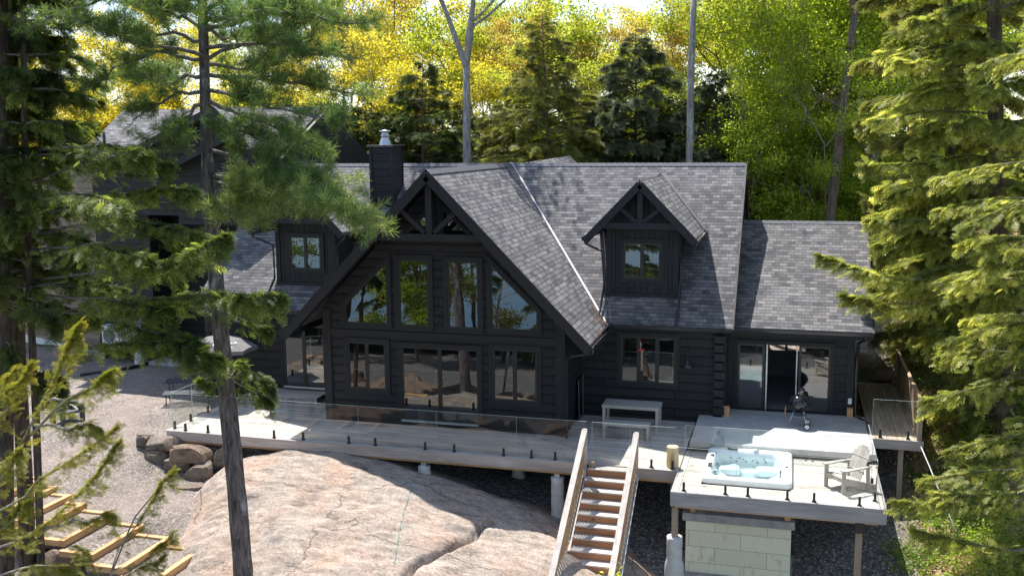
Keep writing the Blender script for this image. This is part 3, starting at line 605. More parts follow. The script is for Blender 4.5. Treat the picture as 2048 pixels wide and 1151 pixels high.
B('interior_wall', 'interior_wall', cot, (8.0, 9.2, 8.0, 8.15, .1, 2.45), (10.9, 11.5, 8.0, 8.15, .1, 2.45), (9.2, 10.9, 8.0, 8.15, .1, 1.0), (9.2, 10.9, 8.0, 8.15, 1.5, 2.45), (9.72, 9.80, 8.0, 8.15, 1.0, 1.5), (10.4, 10.9, 8.0, 8.15, 1.0, 1.5))
sd_ = MB(); t = .075
for a in ((sx0-.1, sx1+.1, sz1, sz1+.11), (sx0-.1, sx0, ZP, sz1), (sx1, sx1+.1, ZP, sz1)): sd_.box(a[0], a[1], WY-.055, WY, a[2], a[3])
sd_ = sd_.build('sliding_door', 'trim', cot)
for k, (a, b, yy) in enumerate(((sx0, sx0+.80, .05), (sx1-.92, sx1, .05))):
    m = MB(); m.box(a, b, WY+yy-.03, WY+yy, sz1-t, sz1); m.box(a, b, WY+yy-.03, WY+yy, ZP, ZP+t); m.box(a, a+t, WY+yy-.03, WY+yy, ZP+t, sz1-t); m.box(b-t, b, WY+yy-.03, WY+yy, ZP+t, sz1-t); m.build('sash', 'black_frame', sd_)
    m = MB(); m.add([(a+t, WY+yy-.015, ZP+t), (b-t, WY+yy-.015, ZP+t), (b-t, WY+yy-.02, sz1-t), (a+t, WY+yy-.02, sz1-t)], [(0, 1, 2, 3)]); m.build('pane', 'window_glass', sd_)
B('mullion', 'galv', sd_, (sx0+.84, sx0+.88, WY+.02, WY+.05, ZP, sz1), (sx1-.99, sx1-.96, WY+.02, WY+.05, ZP, sz1))
B('handle', 'black_metal', sd_, (sx0+.74, sx0+.77, WY-.02, WY+.02, 1.0, 1.3)); B('threshold', 'black_frame', sd_, (sx0, sx1, WY-.08, WY+.1, ZP-.02, ZP+.03))
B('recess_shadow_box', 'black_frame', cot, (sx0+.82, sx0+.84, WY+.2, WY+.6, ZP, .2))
downspout(cot, [(11.95, 2.76, wz-.1), (11.95, 2.8, wz-.2), (11.78, 3.2, wz-.4), (11.76, 3.26, 1.5), (11.76, 3.26, .3), (11.80, 3.2, .16), (11.95, 2.9, .12), (12.2, 2.6, .05)], .05)
B('outlet_box', 'letter_white', cot, (11.56, 11.66, WY-.12, WY-.042, .5, .66)); B('post_block', 'cedar_x2', cot, (11.54, 11.70, WY-.2, WY-.05, ZP, .38)); B('post_block', 'cedar_x2', cot, (7.98, 8.2, YW-.02, YW+.12, ZP, .42))
# hummingbird feeder
fd = empty('bird_feeder', (5.62, 1.85, 2.1), 'red hummingbird feeder hanging before the three-light window', 'bird feeder')
m = MB(); m.lathe((5.62, 1.85, 2.08), [(.0, 0), (.09, .01), (.10, .04), (.05, .06), (.0, .07)], 16); m.build('feeder_tray', 'red_plastic', fd, True)
m = MB(); m.lathe((5.62, 1.85, 2.15), [(.035, 0), (.04, .1), (.035, .2), (0, .22)], 12); m.build('nectar_bottle', 'window_glass', fd, True)
m = MB(); m.lathe((5.62, 1.85, 2.36), [(0, .03), (.05, .0), (.0, .0)], 12); m.build('feeder_cap', 'red_plastic', fd); m = MB(); m.tube([(5.62, 1.85, 2.38), (5.62, 1.85, 2.76)], .003, 4); m.build('hanging_wire', 'black_metal', fd)

# ------------------------------------------------------------------ house at the left
gh = empty('guest_house', (-15, 8, -.4), 'two-storey dark guest house with grey gabled roofs behind the pines on the left', 'house')
u2 = V((0, 1, .46)).normalized()
quadlist([(-17.6, 6.4, 7.5), (-8.8, 6.4, 7.5), (-8.8, 11, 9.7), (-18.4, 11, 9.7)], V((1, 0, 0)), u2, 'shingle', 'roof', gh)
quadlist([(-18.4, 15.5, 7.5), (-8.8, 15.5, 7.5), (-8.8, 11, 9.7), (-18.4, 11, 9.7)], V((1, 0, 0)), u2, 'shingle', 'roof', gh)
def asym(px_, Yf, Yb, pz, lx, lz, rx_, rz, wallz, nm):
    quadlist([(px_, Yf, pz), (px_, Yb, pz), (lx, Yb, lz), (lx, Yf, lz)], V((0, 1, 0)), V((px_-lx, 0, pz-lz)).normalized(), 'shingle', nm, gh)
    quadlist([(px_, Yf, pz), (px_, Yb, pz), (rx_, Yb, rz), (rx_, Yf, rz)], V((0, 1, 0)), V((px_-rx_, 0, pz-rz)).normalized(), 'shingle', nm, gh)
    m = MB(); m.bar((px_, Yf-.02, pz-.15), (lx, Yf-.02, lz-.15), .05, .26); m.bar((px_, Yf-.03, pz-.15), (rx_, Yf-.03, rz-.15), .05, .26); m.build('rake_board', 'trim', gh)
    m = MB(); m.prism([(lx+.4, Yf+.5, wallz), (lx+.4, Yf+.5, lz), (px_, Yf+.5, pz-.1), (rx_-.4, Yf+.5, rz), (rx_-.4, Yf+.5, wallz)], (0, .15, 0)); m.build('gable_wall', 'siding', gh)
asym(-10.95, 6.1, 10.5, 9.62, -15.6, 7.62, -8.6, 7.5, 5.5, 'gable_roof'); asym(-9.9, 5.7, 9, 8.72, -13.1, 7.35, -8.3, 7.2, 5.2, 'gable_roof')
B('wall', 'siding', gh, (-17.1, -14.6, 7.0, 7.2, -.4, 7.4), (-14.6, -8.2, 8.6, 8.8, -.4, 7.4), (-14.75, -14.6, 7.2, 8.6, -.4, 7.4))
m = MB(); m.prism([(-8.75, 6.5, 4), (-8.75, 15.4, 4), (-8.75, 15.4, 7.45), (-8.75, 11, 9.62), (-8.75, 6.5, 7.45)], (.12, 0, 0)); m.build('end_wall', 'siding', gh)
B('window', 'window_glass', gh, (-16.3, -15.2, 6.96, 6.99, 1.1, 1.9))
m = MB(); m.prism([(-17.1, 7.0, -.15), (-17.1, 7.0, 7.6), (-24.5, 10.0, 7.6), (-24.5, 10.0, -.15)], (.07, .18, 0)); m.build('side_wall', 'tan_siding', gh)
m = MB(); m.prism([(-17.08, 6.97, -.5), (-17.08, 6.97, -.15), (-24.5, 9.97, -.15), (-24.5, 9.97, -.5)], (.07, .2, 0)); m.build('foundation', 'foundation_white', gh)
m = MB(); m.bar((-17.12, 6.95, 3.6), (-17.12, 6.95, -.15), .12, .12); m.bar((-19.2, 7.8, 1), (-19.2, 7.8, -.2), .9, .06, up=(.37, .93, 0)); m.build('corner_trim', 'black_frame', gh)
m = MB(); m.tube([(-17.1, 7.9, 8.1), (-17.1, 7.9, 8.75)], .06, 8); m.build('vent_pipe', 'black_metal', gh, True)
B('pad', 'concrete', gh, (-14.5, -11.8, 6.3, 8.6, -.5, -.27))
wst = empty('wooden_step', (-18.4, 6.9, -.4), 'low brown wooden step below the tan wall', 'step')
m = MB()
for i in range(4): m.tc = rng.random(); p = V((-19.3+.03*i, 7.35-.16*i-.1, -.12)); m.bar(p, p+V((1.75, -.7, 0)), .15, .035)
m.build('tread_boards', 'step_wood', wst); m = MB(); m.bar((-19.25, 6.66, -.27), (-17.5, 5.96, -.27), .04, .26); m.bar((-17.5, 5.96, -.27), (-17.3, 6.5, -.27), .04, .26); m.bar((-19.25, 6.66, -.27), (-19.05, 7.2, -.27), .04, .26); m.build('frame', 'step_wood', wst)
shf = empty('equipment_shelf', (-16, 6.8, .15), 'dark timber shelf on the wall carrying two condensers', 'shelf')
B('shelf_board', 'step_wood', shf, (-16.75, -14.95, 6.35, 6.98, .12, .20)); B('bracket', 'black_metal', shf, (-16.6, -16.55, 6.4, 6.98, -.1, .12), (-15.2, -15.15, 6.4, 6.98, -.1, .12))
for i, (x, lb) in enumerate(((-16.7, 'white heat pump condenser on the left end of the wall shelf'), (-15.85, 'white heat pump condenser on the right end of the wall shelf'))):
    ac = empty('heat_pump', (x+.38, 6.6, .2), lb, 'air conditioner', 'condensers on the wall shelf'); B('casing', 'white_metal', ac, (x, x+.76, 6.45, 6.85, .2, 1.08), bevel=.02)
    m = MB(); m.tube([(x+.33, 6.449, .66), (x+.33, 6.43, .66)], .27, 24); m.build('fan_guard', 'dark_plastic', ac)
    m = MB()
    for k in range(4):
        r_ = .06+.065*k; pts = [(x+.33+r_*math.cos(a*math.pi/8), 6.42, .66+r_*math.sin(a*math.pi/8)) for a in range(17)]; m.tube(pts, .006, 4)
    m.build('grille', 'white_metal', ac)
pt = empty('propane_tank', (-14.75, 6.1, -.4), 'white propane tank standing on gravel below the condensers', 'propane tank')
m = MB(); m.lathe((-14.75, 6.1, -.38), [(.14, 0), (.16, .03), (.19, .1), (.19, .42), (.15, .52), (.06, .56), (0, .57)], 20); m.build('cylinder', 'white_metal', pt, True); m = MB(); m.lathe((-14.75, 6.1, .17), [(.11, 0), (.11, .12)], 14); m.build('collar', 'white_metal', pt)
dr = MB(); dr.tube([(-16.0, 4.2, -.38), (-14.9, 5.3, -.36), (-14.2, 7.5, -.34)], .07, 8); tag(dr.build('drain_pipe', 'black_metal', smooth=True), 'black drain pipe lying on the gravel by the left house', 'pipe')

# ------------------------------------------------------------------ decks
FY = -2.26                                                        # front edge of the main deck
def boards_x(x0, x1, y0, y1, z, bw=.14, gap=.016, th=.03, skip=None):
    m = MB(); y = y0
    while y < y1-.02:
        segs = [(x0, x1)]
        if skip and not (y+bw < skip[2] or y > skip[3]): segs = [(x0, skip[0]), (skip[1], x1)]
        for a, b in segs:
            L_ = a
            while L_ < b-.01:
                e = min(b, L_+2.6+rng.random()*2.2)
                if b-e < .8: e = b
                m.box(L_, e-.004, y, min(y+bw-gap, y1), z-th, z, rng.random()); L_ = e
        y += bw
    return m
def boards_y(x0, x1, y0, y1, z, bw=.14, gap=.012, th=.03):
    m = MB(); x = x0
    while x < x1-.02: m.box(x, min(x+bw-gap, x1), y0, y1, z-th, z, rng.random()); x += bw
    return m
deck = empty('main_deck', (0, 0, ZD), 'weathered grey wooden deck running along the front of the black cottage', 'deck')
boards_x(-7.72, 7.22, FY, YW, ZD).build('decking', 'deck_x', deck)
m = MB(); x = -7.72
while x < 4.8: e = min(x+4.2, 4.82); m.box(x, e-.004, FY-.045, FY-.003, ZD-.27, ZD+.002, rng.random()); x = e
m.box(6.08, 7.20, FY-.045, FY-.003, ZD-.27, ZD+.002, .3); m.build('fascia', 'fascia', deck)
B('fascia', 'rail_wood', deck, (-7.765, -7.722, FY-.04, 2.3, ZD-.27, ZD+.002, .6))
B('rim_beam', 'cedar_x2', deck, (-7.6, 4.8, FY+.06, FY+.20, ZD-.36, ZD-.05)); B('rim_beam', 'cedar_x2', deck, (6.0, 7.15, FY+.06, FY+.2, ZD-.36, ZD-.05))
def pier(parent, x, y, zb, zt, r_=.17):
    m = MB(); zt2 = zt-.10; prof = [(r_*1.25, zb-.3), (r_*1.2, zb), (r_, zb+.12)]+[(r_+.004*(-1)**k, zb+.12+(zt2-zb-.12)*k/6) for k in range(1, 7)]+[(0, zt2)]
    m.lathe((x, y, 0), prof, 20); p = m.build('pier', 'pier_white', parent, True); B('post_saddle', 'galv', p, (x-.07, x+.07, y-.07, y+.07, zt2, zt)); return p
pier(deck, .27, FY+.1, -.85, ZD-.36); pier(deck, 4.03, FY+.1, -1.72, ZD-.36); pier(deck, -5.9, FY+.15, -.95, ZD-.30, .13); pier(deck, 2.3, .2, -1.5, ZD-.36); pier(deck, 6.9, .2, -2.2, ZD-.36)
land = empty('door_landing', (-5.6, 2.1, ZD), 'low grey wooden landing box below the left sliding door', 'step'); boards_x(-6.6, -4.75, 1.45, YW-.01, .10).build('top_boards', 'deck_x', land)
m = boards_y(-6.6, -4.75, 1.42, 1.45, .07, .09, .012, .18); m.build('side_boards', 'grey_x', land)
TY = -3.80; TX0, TX1 = 7.24, 11.85
td = empty('hot_tub_deck', (9.5, -2, ZD), 'raised grey plank deck around the hot tub on timber posts', 'deck')
HB = (7.86, 9.98, -3.02, -.42)
boards_x(TX0+.15, TX1+.1, TY, -.5, ZD, skip=HB).build('decking', 'deck_x', td)
m = MB(); m.box(TX0, TX0+.14, TY, -.5, ZD-.03, ZD+.001, .3); m.build('border_board', 'rail_wood', td); B('border_board', 'rail_wood', td, (TX1+.108, TX1+.19, TY, -.1, ZD-.03, ZD+.001))
m = MB(); m.box(TX0-.04, TX1+.2, TY-.045, TY-.003, ZD-.36, ZD+.003, .5); m.box(TX0-.04, TX0-.003, TY, FY-.05, ZD-.36, ZD+.002, .2); m.box(TX1+.2, TX1+.24, TY-.04, -.1, ZD-.36, ZD+.003, .3); m.build('fascia', 'grey_x', td)
B('rim_beam', 'cedar_x2', td, (7.3, 11.9, TY+.05, TY+.16, ZD-.42, ZD-.06))
for x, y, zb in ((7.30, TY+.12, -1.28), (11.52, TY+.2, -3.3), (11.8, -.4, -2.3)):
    B('post', 'post_wood', td, (x-.075, x+.075, y-.075, y+.075, zb, ZD-.42))
pier(td, 7.30, TY+.12, -2.0, -1.2, .19); B('post_bracket', 'black_metal', td, (11.42, 11.62, TY+.02, TY+.2, ZD-.64, ZD-.4))
# insulated foundation block
fb = empty('foundation_block', (8.75, -2.6, -3), 'cream foam-clad foundation block below the hot tub', 'foundation')
fm, fn, fo = newmat('foam_block')
g = fn.nodes.new('ShaderNodeNewGeometry'); sp = nd(fn, 'ShaderNodeSeparateXYZ'); fn.links.new(g.outputs['Position'], sp.inputs[0]); cb = nd(fn, 'ShaderNodeCombineXYZ')
fn.links.new(math_(fn, 'ADD', sp.outputs[0], sp.outputs[1]), cb.inputs[0]); fn.links.new(math_(fn, 'ADD', sp.outputs[2], .05), cb.inputs[1])
b = nd(fn, 'ShaderNodeTexBrick', Scale=1.0); b.offset = .5
for k, v_ in (('Brick Width', 1.25), ('Row Height', .41), ('Mortar Size', .006), ('Mortar Smooth', .2)): b.inputs[k].default_value = v_
b.inputs['Color1'].default_value = (.66, .62, .46, 1); b.inputs['Color2'].default_value = (.74, .70, .55, 1); b.inputs['Mortar'].default_value = (.30, .28, .22, 1); fn.links.new(cb.outputs[0], b.inputs['Vector'])
fx = math_(fn, 'FRACT', math_(fn, 'MULTIPLY', math_(fn, 'ADD', sp.outputs[0], sp.outputs[1]), 13.)); fe = ramp(fn, [(0, .86), (.12, 1.0)]); fn.links.new(fx, fe.inputs[0])
dn = noise_(fn, obco(fn, (2.2, 2.2, .9), 'Position'), 2, 7, .7); dk = ramp(fn, [(.28, (.62, .57, .45)), (.45, (1, 1, 1))]); fn.links.new(dn, dk.inputs[0])
pbsdf(fn, fo, mixc(fn, 1, mixc(fn, 1, b.outputs['Color'], fe.outputs[0], 'MULTIPLY'), dk.outputs[0], 'MULTIPLY'), .85, .2, 0, fx, .2, .01)
B('foam_panels', 'foam_block', fb, (7.52, 10.02, -3.22, -1.6, -2.35, -1.02)); B('slab_top', 'concrete_grey', fb, (7.44, 10.1, -3.30, -1.5, -1.02, -.82), bevel=.01); B('footing', 'concrete_grey', fb, (7.40, 10.08, -3.36, -1.4, -3.4, -2.35))
B('rear_panel', 'foam_block', fb, (10.15, 11.9, -1.6, -1.4, -1.28, -.9))
B('support_post', 'cedar_x2', fb, (7.62, 7.75, -3.24, -3.1, -.82, -.45)); B('support_post', 'cedar_x2', fb, (9.86, 10.0, -3.24, -3.1, -.82, -.45)); B('tub_underside', 'dark_plastic', fb, (8.0, 9.85, -3.0, -2.95, -.80, -.17), (8.0, 9.85, -.6, -.55, -.80, -.17), (8.0, 8.05, -2.95, -.6, -.80, -.17), (9.8, 9.85, -2.95, -.6, -.8, -.17))
# concrete patio and boardwalk
pa = MB(); pa.prism([(7.32, -.44, ZP), (12.0, -.44, ZP), (12.04, 3.25, ZP), (7.7, 3.25, ZP), (7.68, 2.5, ZP), (7.32, 2.5, ZP)], (0, 0, -.16)); tag(pa.build('patio', 'concrete', bevel=.008), kind='structure')
bw_ = empty('boardwalk', (12.7, 5, ZP), 'brown wooden walkway right of the sunroom with tan board railing', 'walkway')
boards_y(12.06, 13.36, 1.15, 7.6, ZP-.02, .145).build('decking', 'deck_y', bw_); B('fascia', 'fascia', bw_, (12.02, 13.42, 1.10, 1.147, ZP-.28, ZP-.012), (12.02, 13.4, 7.602, 7.66, ZP-.2, ZP+.01))
B('rim_beam', 'cedar_y', bw_, (13.30, 13.36, 1.15, 7.6, ZP-.3, ZP-.052), (12.08, 12.14, 1.15, 7.6, ZP-.3, ZP-.052)); B('post', 'post_wood', bw_, (12.8, 12.94, 1.25, 1.39, -1.75, ZP-.05)); B('post', 'post_wood', bw_, (12.8, 12.94, 5.6, 5.74, -1.4, ZP-.05)); B('pier_foot', 'pier_white', bw_, (12.7, 13.04, 1.15, 1.49, -1.9, -1.62))
m = MB(); m.box(13.27, 13.36, 1.2, 7.7, 1.22, 1.26, .6); m.build('top_rail', 'rail_tan', bw_); m = MB(); y = 1.25
while y < 7.6: m.box(13.30, 13.33, y, y+.135, ZP-.02, 1.215, rng.random()); y += .143
m.build('railing_boards', 'rail_tan', bw_); B('rail_post', 'post_wood', bw_, (13.25, 13.37, 1.15, 1.25, ZP-.02, 1.30)); B('rail_post', 'rail_tan', bw_, (13.25, 13.37, 7.6, 7.72, ZP-.1, 1.30))
# stairs
stx0, stx1 = 4.93, 6.10; NS = 16; run, rise = .302, .19
sta = empty('deck_stairs', (5.45, -5, -1.6), 'long straight timber staircase with grey handrails descending from the deck', 'stairs')
for i in range(NS):
    yf = FY-.40-run*i; z = ZD-rise*i
    m = MB(); m.box(stx0, stx1, yf, yf+run*.5-.004, z-.035, z, rng.random()); m.box(stx0, stx1, yf+run*.5+.004, yf+run+.01, z-.035, z, rng.random()); m.build('tread', 'deck_x', sta)
    m = MB(); m.box(stx0, stx1, yf+.02, yf+.045, z-rise+.002, z-.036, rng.random()); m.build('riser', 'cedar_x', sta)
sl_ = V((0, -run, -rise)).normalized(); y0 = FY-.1; yE = FY-.4-run*(NS-1)
for s, x in ((-1, stx0-.05), (1, stx1+.05)):
    m = MB(); m.bar((x, y0, ZD-.18), (x, yE, ZD-.18-rise*(yE-y0)/-run), .04, .28, up=(0, 0, 1)); m.build('stringer', 'rail_wood', sta)
    xr = x+s*.03; m = MB(); za = ZD+1.10; zb = za-rise*(y0-yE)/run; yt = FY-.35
    m.bar((xr, yt, za-.10), (xr, yE, za-.10-rise*(yt-yE)/run), .14, .04, up=(0, 0, 1)); h = m.build('handrail', 'rail_wood', sta)
    m = MB(); m.bar((xr, yt, za-.22), (xr, yE, za-.22-rise*(yt-yE)/run), .04, .09, up=(0, 0, 1)); m.build('side_rail', 'rail_wood', h); m = MB(); m.bar((xr, yt, ZD+.04), (xr, yE, ZD+.04-rise*(yt-yE)/run), .04, .09, up=(0, 0, 1)); m.build('side_rail', 'rail_wood', h)
    m = MB(); y = yt-.12
    while y > yE: zz = -rise*(yt-y)/run; m.box(xr-.018, xr+.018, y-.018, y+.018, ZD+.04+zz, za-.2+zz, rng.random()); y -= .13
    m.build('balusters', 'rail_tan', h)
    m = MB(); m.box(xr-.05, xr+.05, yt-.02, yt+.08, ZD-.25, za-.08); m.build('newel_post', 'rail_wood', sta)
B('post_block', 'post_wood', sta, (stx0+.02, stx0+.16, FY-.3, FY-.16, ZD+.003, ZD+.15))
m = MB(); y = y0-.2
pts = [(stx1+.14, y0-.2-.12*k, ZD-.02-rise*(.2+.12*k)/run+(.02 if k % 2 else -.02)) for k in range(34)]; m.tube(pts, .012, 5); m.build('light_string', 'white_metal', sta)

# ------------------------------------------------------------------ glass railings
def railing(label, p, q, joints, clamps, zt, zb=ZD, extra=None):
    """panels between joints (fractions); clamps = list of fractions"""
    r = empty('glass_railing', ((p[0]+q[0])/2, (p[1]+q[1])/2, zb), label, 'railing', 'clear glass railings round the decks')
    p = V((p[0], p[1], 0)); q = V((q[0], q[1], 0)); d = q-p; nrm = V((-d.y, d.x, 0)).normalized()*.006
    for a, b in zip(joints[:-1], joints[1:]):
        A_ = p+d*a+d.normalized()*.006; B_ = p+d*b-d.normalized()*.006; tw = nrm*rng.normal(0, .6)
        m = MB(); m.add([A_-nrm+V((0, 0, zb+.05)), B_-nrm+V((0, 0, zb+.05)), B_-nrm+tw+V((0, 0, zt)), A_-nrm+tw+V((0, 0, zt))], [(0, 1, 2, 3)]); pn = m.build('panel', 'rail_glass', r)
        m = MB(); m.bar(A_+tw+V((0, 0, zt)), B_+tw+V((0, 0, zt)), .010, .006); m.bar(A_+V((0, 0, zb+.05)), A_+tw+V((0, 0, zt)), .006, .008, up=(0, 1, 0)); m.build('polished_edge', 'glass_edge', pn)
    for c in clamps:
        P_ = p+d*c; m = MB(); m.box(P_.x-.028, P_.x+.028, P_.y-.028, P_.y+.028, zb+.014, zb+.21); m.box(P_.x-.05, P_.x+.05, P_.y-.05, P_.y+.05, zb+.002, zb+.016); m.build('clamp', 'black_metal', r)
    return r
fx_ = lambda xs, a, b: [(x-a)/(b-a) for x in xs]
a, b = -7.62, 4.82; yy = FY+.10
railing('long clear glass railing along the front edge of the main deck', (a, yy), (b, yy), fx_([a, -6.95, -3.89, -1.67, .64, 2.9, b], a, b), fx_([-7.2, -6.45, -4.3, -3.38, -1.97, -1.17, .31, 1.15, 2.55, 3.32, 3.97], a, b), .98)
railing('short glass railing with gate hinges right of the stair head', (4.95, yy), (7.12, yy), [0, .46, 1], [.72, .97], .98)
railing('glass railing at the left end of the deck beside the gravel', (-7.65, FY+.12), (-7.65, .2), [0, .45, 1], [.05, .4, .8], .98)
railing('glass railing on the front edge of the hot tub deck', (7.36, TY+.1), (11.72, TY+.1), fx_([7.36, 8.72, 10.2, 11.72], 7.36, 11.72), fx_([7.5, 8.48, 9.0, 9.9, 10.5, 11.5], 7.36, 11.72), .95)
railing('glass railing on the right side of the hot tub deck', (11.86, TY+.12), (11.86, -.6), [0, .5, 1], [.12, .45, .9], .95)
railing('frameless glass railing between hot tub and patio', (7.2, -.62), (11.7, -.62), [0, .42, .72, 1], [.37, .4, .7, .74], .62, ZD-.2)
railing('small glass railing across the front end of the boardwalk', (12.1, 1.25), (13.2, 1.25), [0, 1], [.2, .85], ZP+1.05, ZP)

# ------------------------------------------------------------------ hot tub
ht_ = empty('hot_tub', (8.92, -1.72, ZD), 'white hot tub filled with clear water sunk into the plank deck', 'hot tub')
def rrect(cx, cy, a, b, r_, z, n=7, sag=None):
    pts = []
    for (sx, sy, t0) in ((1, 1, 0), (-1, 1, 1), (-1, -1, 2), (1, -1, 3)):
        for k in range(n+1):
            th = math.pi/2*(t0+k/n); pts.append((cx+sx*(a-r_)+r_*math.cos(th), cy+sy*(b-r_)+r_*math.sin(th), z))
    return pts
hx, hy = 8.92, -1.72; prof = [(1.08, 1.30, .16, -.0), (1.09, 1.31, .17, .10), (1.06, 1.28, .18, .15), (.99, 1.21, .22, .165), (.90, 1.10, .30, .15), (.86, 1.05, .34, .08), (.84, 1.02, .36, -.02), (.80, .97, .38, -.22), (.60, .74, .34, -.30), (.52, .66, .32, -.34), (.48, .60, .3, -.62), (.40, .50, .28, -.66)]
m = MB(); rings = [rrect(hx, hy, a, b, r_, ZD+z) for a, b, r_, z in prof]; N = len(rings[0])
m.v = [p for r_ in rings for p in r_]; m.f = [(i*N+j, i*N+(j+1) % N, (i+1)*N+(j+1) % N, (i+1)*N+j) for i in range(len(rings)-1) for j in range(N)]+[tuple((len(rings)-1)*N+j for j in range(N))]; m.t = [.5]*len(m.f)
m.build('shell', 'white_plastic', ht_, True)
# moulded lounge seats and head rests inside
for nm, c, s_ in (('seat', (hx-.55, hy-.75), (.26, .22)), ('seat', (hx+.50, hy-.72), (.28, .24)), ('seat', (hx+.45, hy+.70), (.30, .24)), ('seat', (hx-.5, hy+.66), (.28, .26))):
    m = MB(); m.v = [p for k, (f_, z) in enumerate(((1, -.31), (.95, -.20), (.8, -.16), (.3, -.17))) for p in rrect(c[0], c[1], s_[0]*f_, s_[1]*f_, .15*f_, ZD+z)]; m.f = [(i*N+j, i*N+(j+1) % N, (i+1)*N+(j+1) % N, (i+1)*N+j) for i in range(3) for j in range(N)]+[tuple(3*N+j for j in range(N))]; m.t = [.5]*len(m.f); m.build(nm, 'white_plastic', ht_, True)
wt, wtn, wto = newmat('tub_water')
tr = wtn.nodes.new('ShaderNodeBsdfTransparent'); tr.inputs[0].default_value = (.88, .975, .98, 1); gl = nd(wtn, 'ShaderNodeBsdfGlossy', Roughness=.02); fz = nd(wtn, 'ShaderNodeFresnel', IOR=1.33)
wb = noise_(wtn, obco(wtn), 5, 3); bp_ = wtn.nodes.new('ShaderNodeBump'); bp_.inputs['Strength'].default_value = .35; bp_.inputs['Distance'].default_value = .03; wtn.links.new(wb, bp_.inputs['Height']); wtn.links.new(bp_.outputs[0], gl.inputs['Normal']); wtn.links.new(bp_.outputs[0], fz.inputs['Normal'])
ms = nd(wtn, 'ShaderNodeMixShader'); wtn.links.new(fz.outputs[0], ms.inputs[0]); wtn.links.new(tr.outputs[0], ms.inputs[1]); wtn.links.new(gl.outputs[0], ms.inputs[2]); wtn.links.new(ms.outputs[0], wto.inputs[0])
m = MB(); m.add(rrect(hx, hy, .853, 1.035, .35, ZD+.03), [tuple(range(N))]); m.build('water_surface', 'tub_water', ht_)
m_plain('basin_tint', (.50, .72, .78), .3, .4, 0, .04)
m = MB(); m.add(rrect(hx, hy, .47, .59, .3, ZD-.600), [tuple(range(N))]); m.build('foot_well', 'basin_tint', ht_)
for k, (x, y, r_, z) in enumerate(((hx-.93, hy+.45, .05, .17), (hx-.55, hy+1.12, .04, .17), (hx+.15, hy+1.16, .09, .168), (hx+.95, hy-.1, .03, .17))):
    m = MB(); m.lathe((x, y, ZD+z-.01), [(r_, 0), (r_, .02), (r_*.8, .035), (0, .035)], 16); m.build('control_knob', 'galv' if k == 2 else 'dark_plastic', ht_, True)
for (x, y) in ((hx-.93, hy-.35), (hx-.45, hy+1.10)):
    B('headrest', 'pillow_grey', ht_, (x-.05, x+.05, y-.14, y+.14, ZD+.165, ZD+.185) if x < hx-.8 else (x-.14, x+.14, y-.04, y+.04, ZD+.165, ZD+.185), bevel=.01)
m = MB()
for i in range(46):
    side = rng.integers(0, 4); u_ = rng.uniform(-.6, .6)
    if side == 0: c = (hx+u_*.9, hy+1.0, -.02-.1*rng.random()); m.lathe((c[0], c[1]-.03, ZD+c[2]), [(.022, 0), (.022, .02), (0, .02)], 8)
    elif side == 1: m.lathe((hx-.80, hy+u_*1.2, ZD-.02-.08*rng.random()), [(.022, 0), (.022, .02), (0, .02)], 8)
    elif side == 2: m.lathe((hx+.80, hy+u_*1.2, ZD-.02-.08*rng.random()), [(.022, 0), (.022, .02), (0, .02)], 8)
    else: m.lathe((hx+u_*.5, hy+.62*(-1)**i, ZD-.50), [(.025, 0), (.025, .02), (0, .02)], 8)
m.build('jets', 'dark_plastic', ht_)['kind'] = 'stuff'

# ------------------------------------------------------------------ furniture
def adirondack(x, y, z, rz, label):
    r = empty('adirondack_chair', (x, y, z), label, 'chair', rz=rz, world=False)            # local: faces -y
    m = MB()
    for k in range(6): t_ = k/5; m.box(-.27, .27, -.30+.085*k, -.30+.085*k+.075, .37-.025*k-.02, .37-.025*k, rng.random())
    m.box(-.27, .27, -.345, -.30, .26, .36); m.build('seat', 'adirondack', r)
    m = MB(); hts = [.60, .69, .74, .75, .74, .69, .60]
    for k, h in enumerate(hts):
        x_ = (k-3)*.083; sl = V((x_*.10, .40, .92)).normalized(); p = V((x_*.85, .20, .22)); m.bar(p, p+sl*(h+.1), .074, .02, up=(0, -1, 0), t=rng.random())
    m.bar((-.28, .285, .42), (.28, .285, .42), .025, .07); m.bar((-.30, .42, .72), (.30, .42, .72), .025, .07); m.build('backrest', 'adirondack', r)
    for s in (-1, 1):
        m = MB(); m.add([(s*.29-.075*s, -.40, .58), (s*.29+.075, -.40, .58) if s > 0 else (s*.29-.075, -.40, .58), (s*.34, -.28, .58), (s*.37, .1, .57), (s*.33, .44, .56), (s*.29, .44, .56), (s*.28, .0, .57), (s*.26, -.36, .58)], [])
        poly = [(s*.25, -.42, .58), (s*.36, -.42, .58), (s*.40, -.30, .58), (s*.37, .1, .58), (s*.34, .46, .58), (s*.29, .46, .58), (s*.29, .0, .58), (s*.25, -.25, .58)]; m = MB(); m.prism(poly, (0, 0, -.028)); m.build('armrest', 'adirondack', r)
        m = MB(); m.bar((s*.31, -.33, 0), (s*.31, -.33, .552), .04, .10, up=(0, 1, 0)); m.build('leg', 'adirondack', r)
        m = MB(); m.bar((s*.31, .42, .0), (s*.32, .36, .552), .035, .09, up=(0, 1, 0)); m.build('leg', 'adirondack', r)
        m = MB(); m.prism([(s*.26, -.36, .34), (s*.26, -.30, .36), (s*.26, .20, .22), (s*.26, .58, .10), (s*.26, .60, 0), (s*.26, .50, 0), (s*.26, -.36, .22)], (s*.028, 0, 0)); m.build('side_rail', 'adirondack', r)
    return r
adirondack(11.25, -2.55, ZD+.001, rad(-52), 'pale grey-beige wooden adirondack chair beside the hot tub')
pt_ = empty('patio_table', (5.45, 1.3, ZD), 'grey slatted outdoor dining table by the three-light window', 'table'); m = MB(); h = .74+ZD
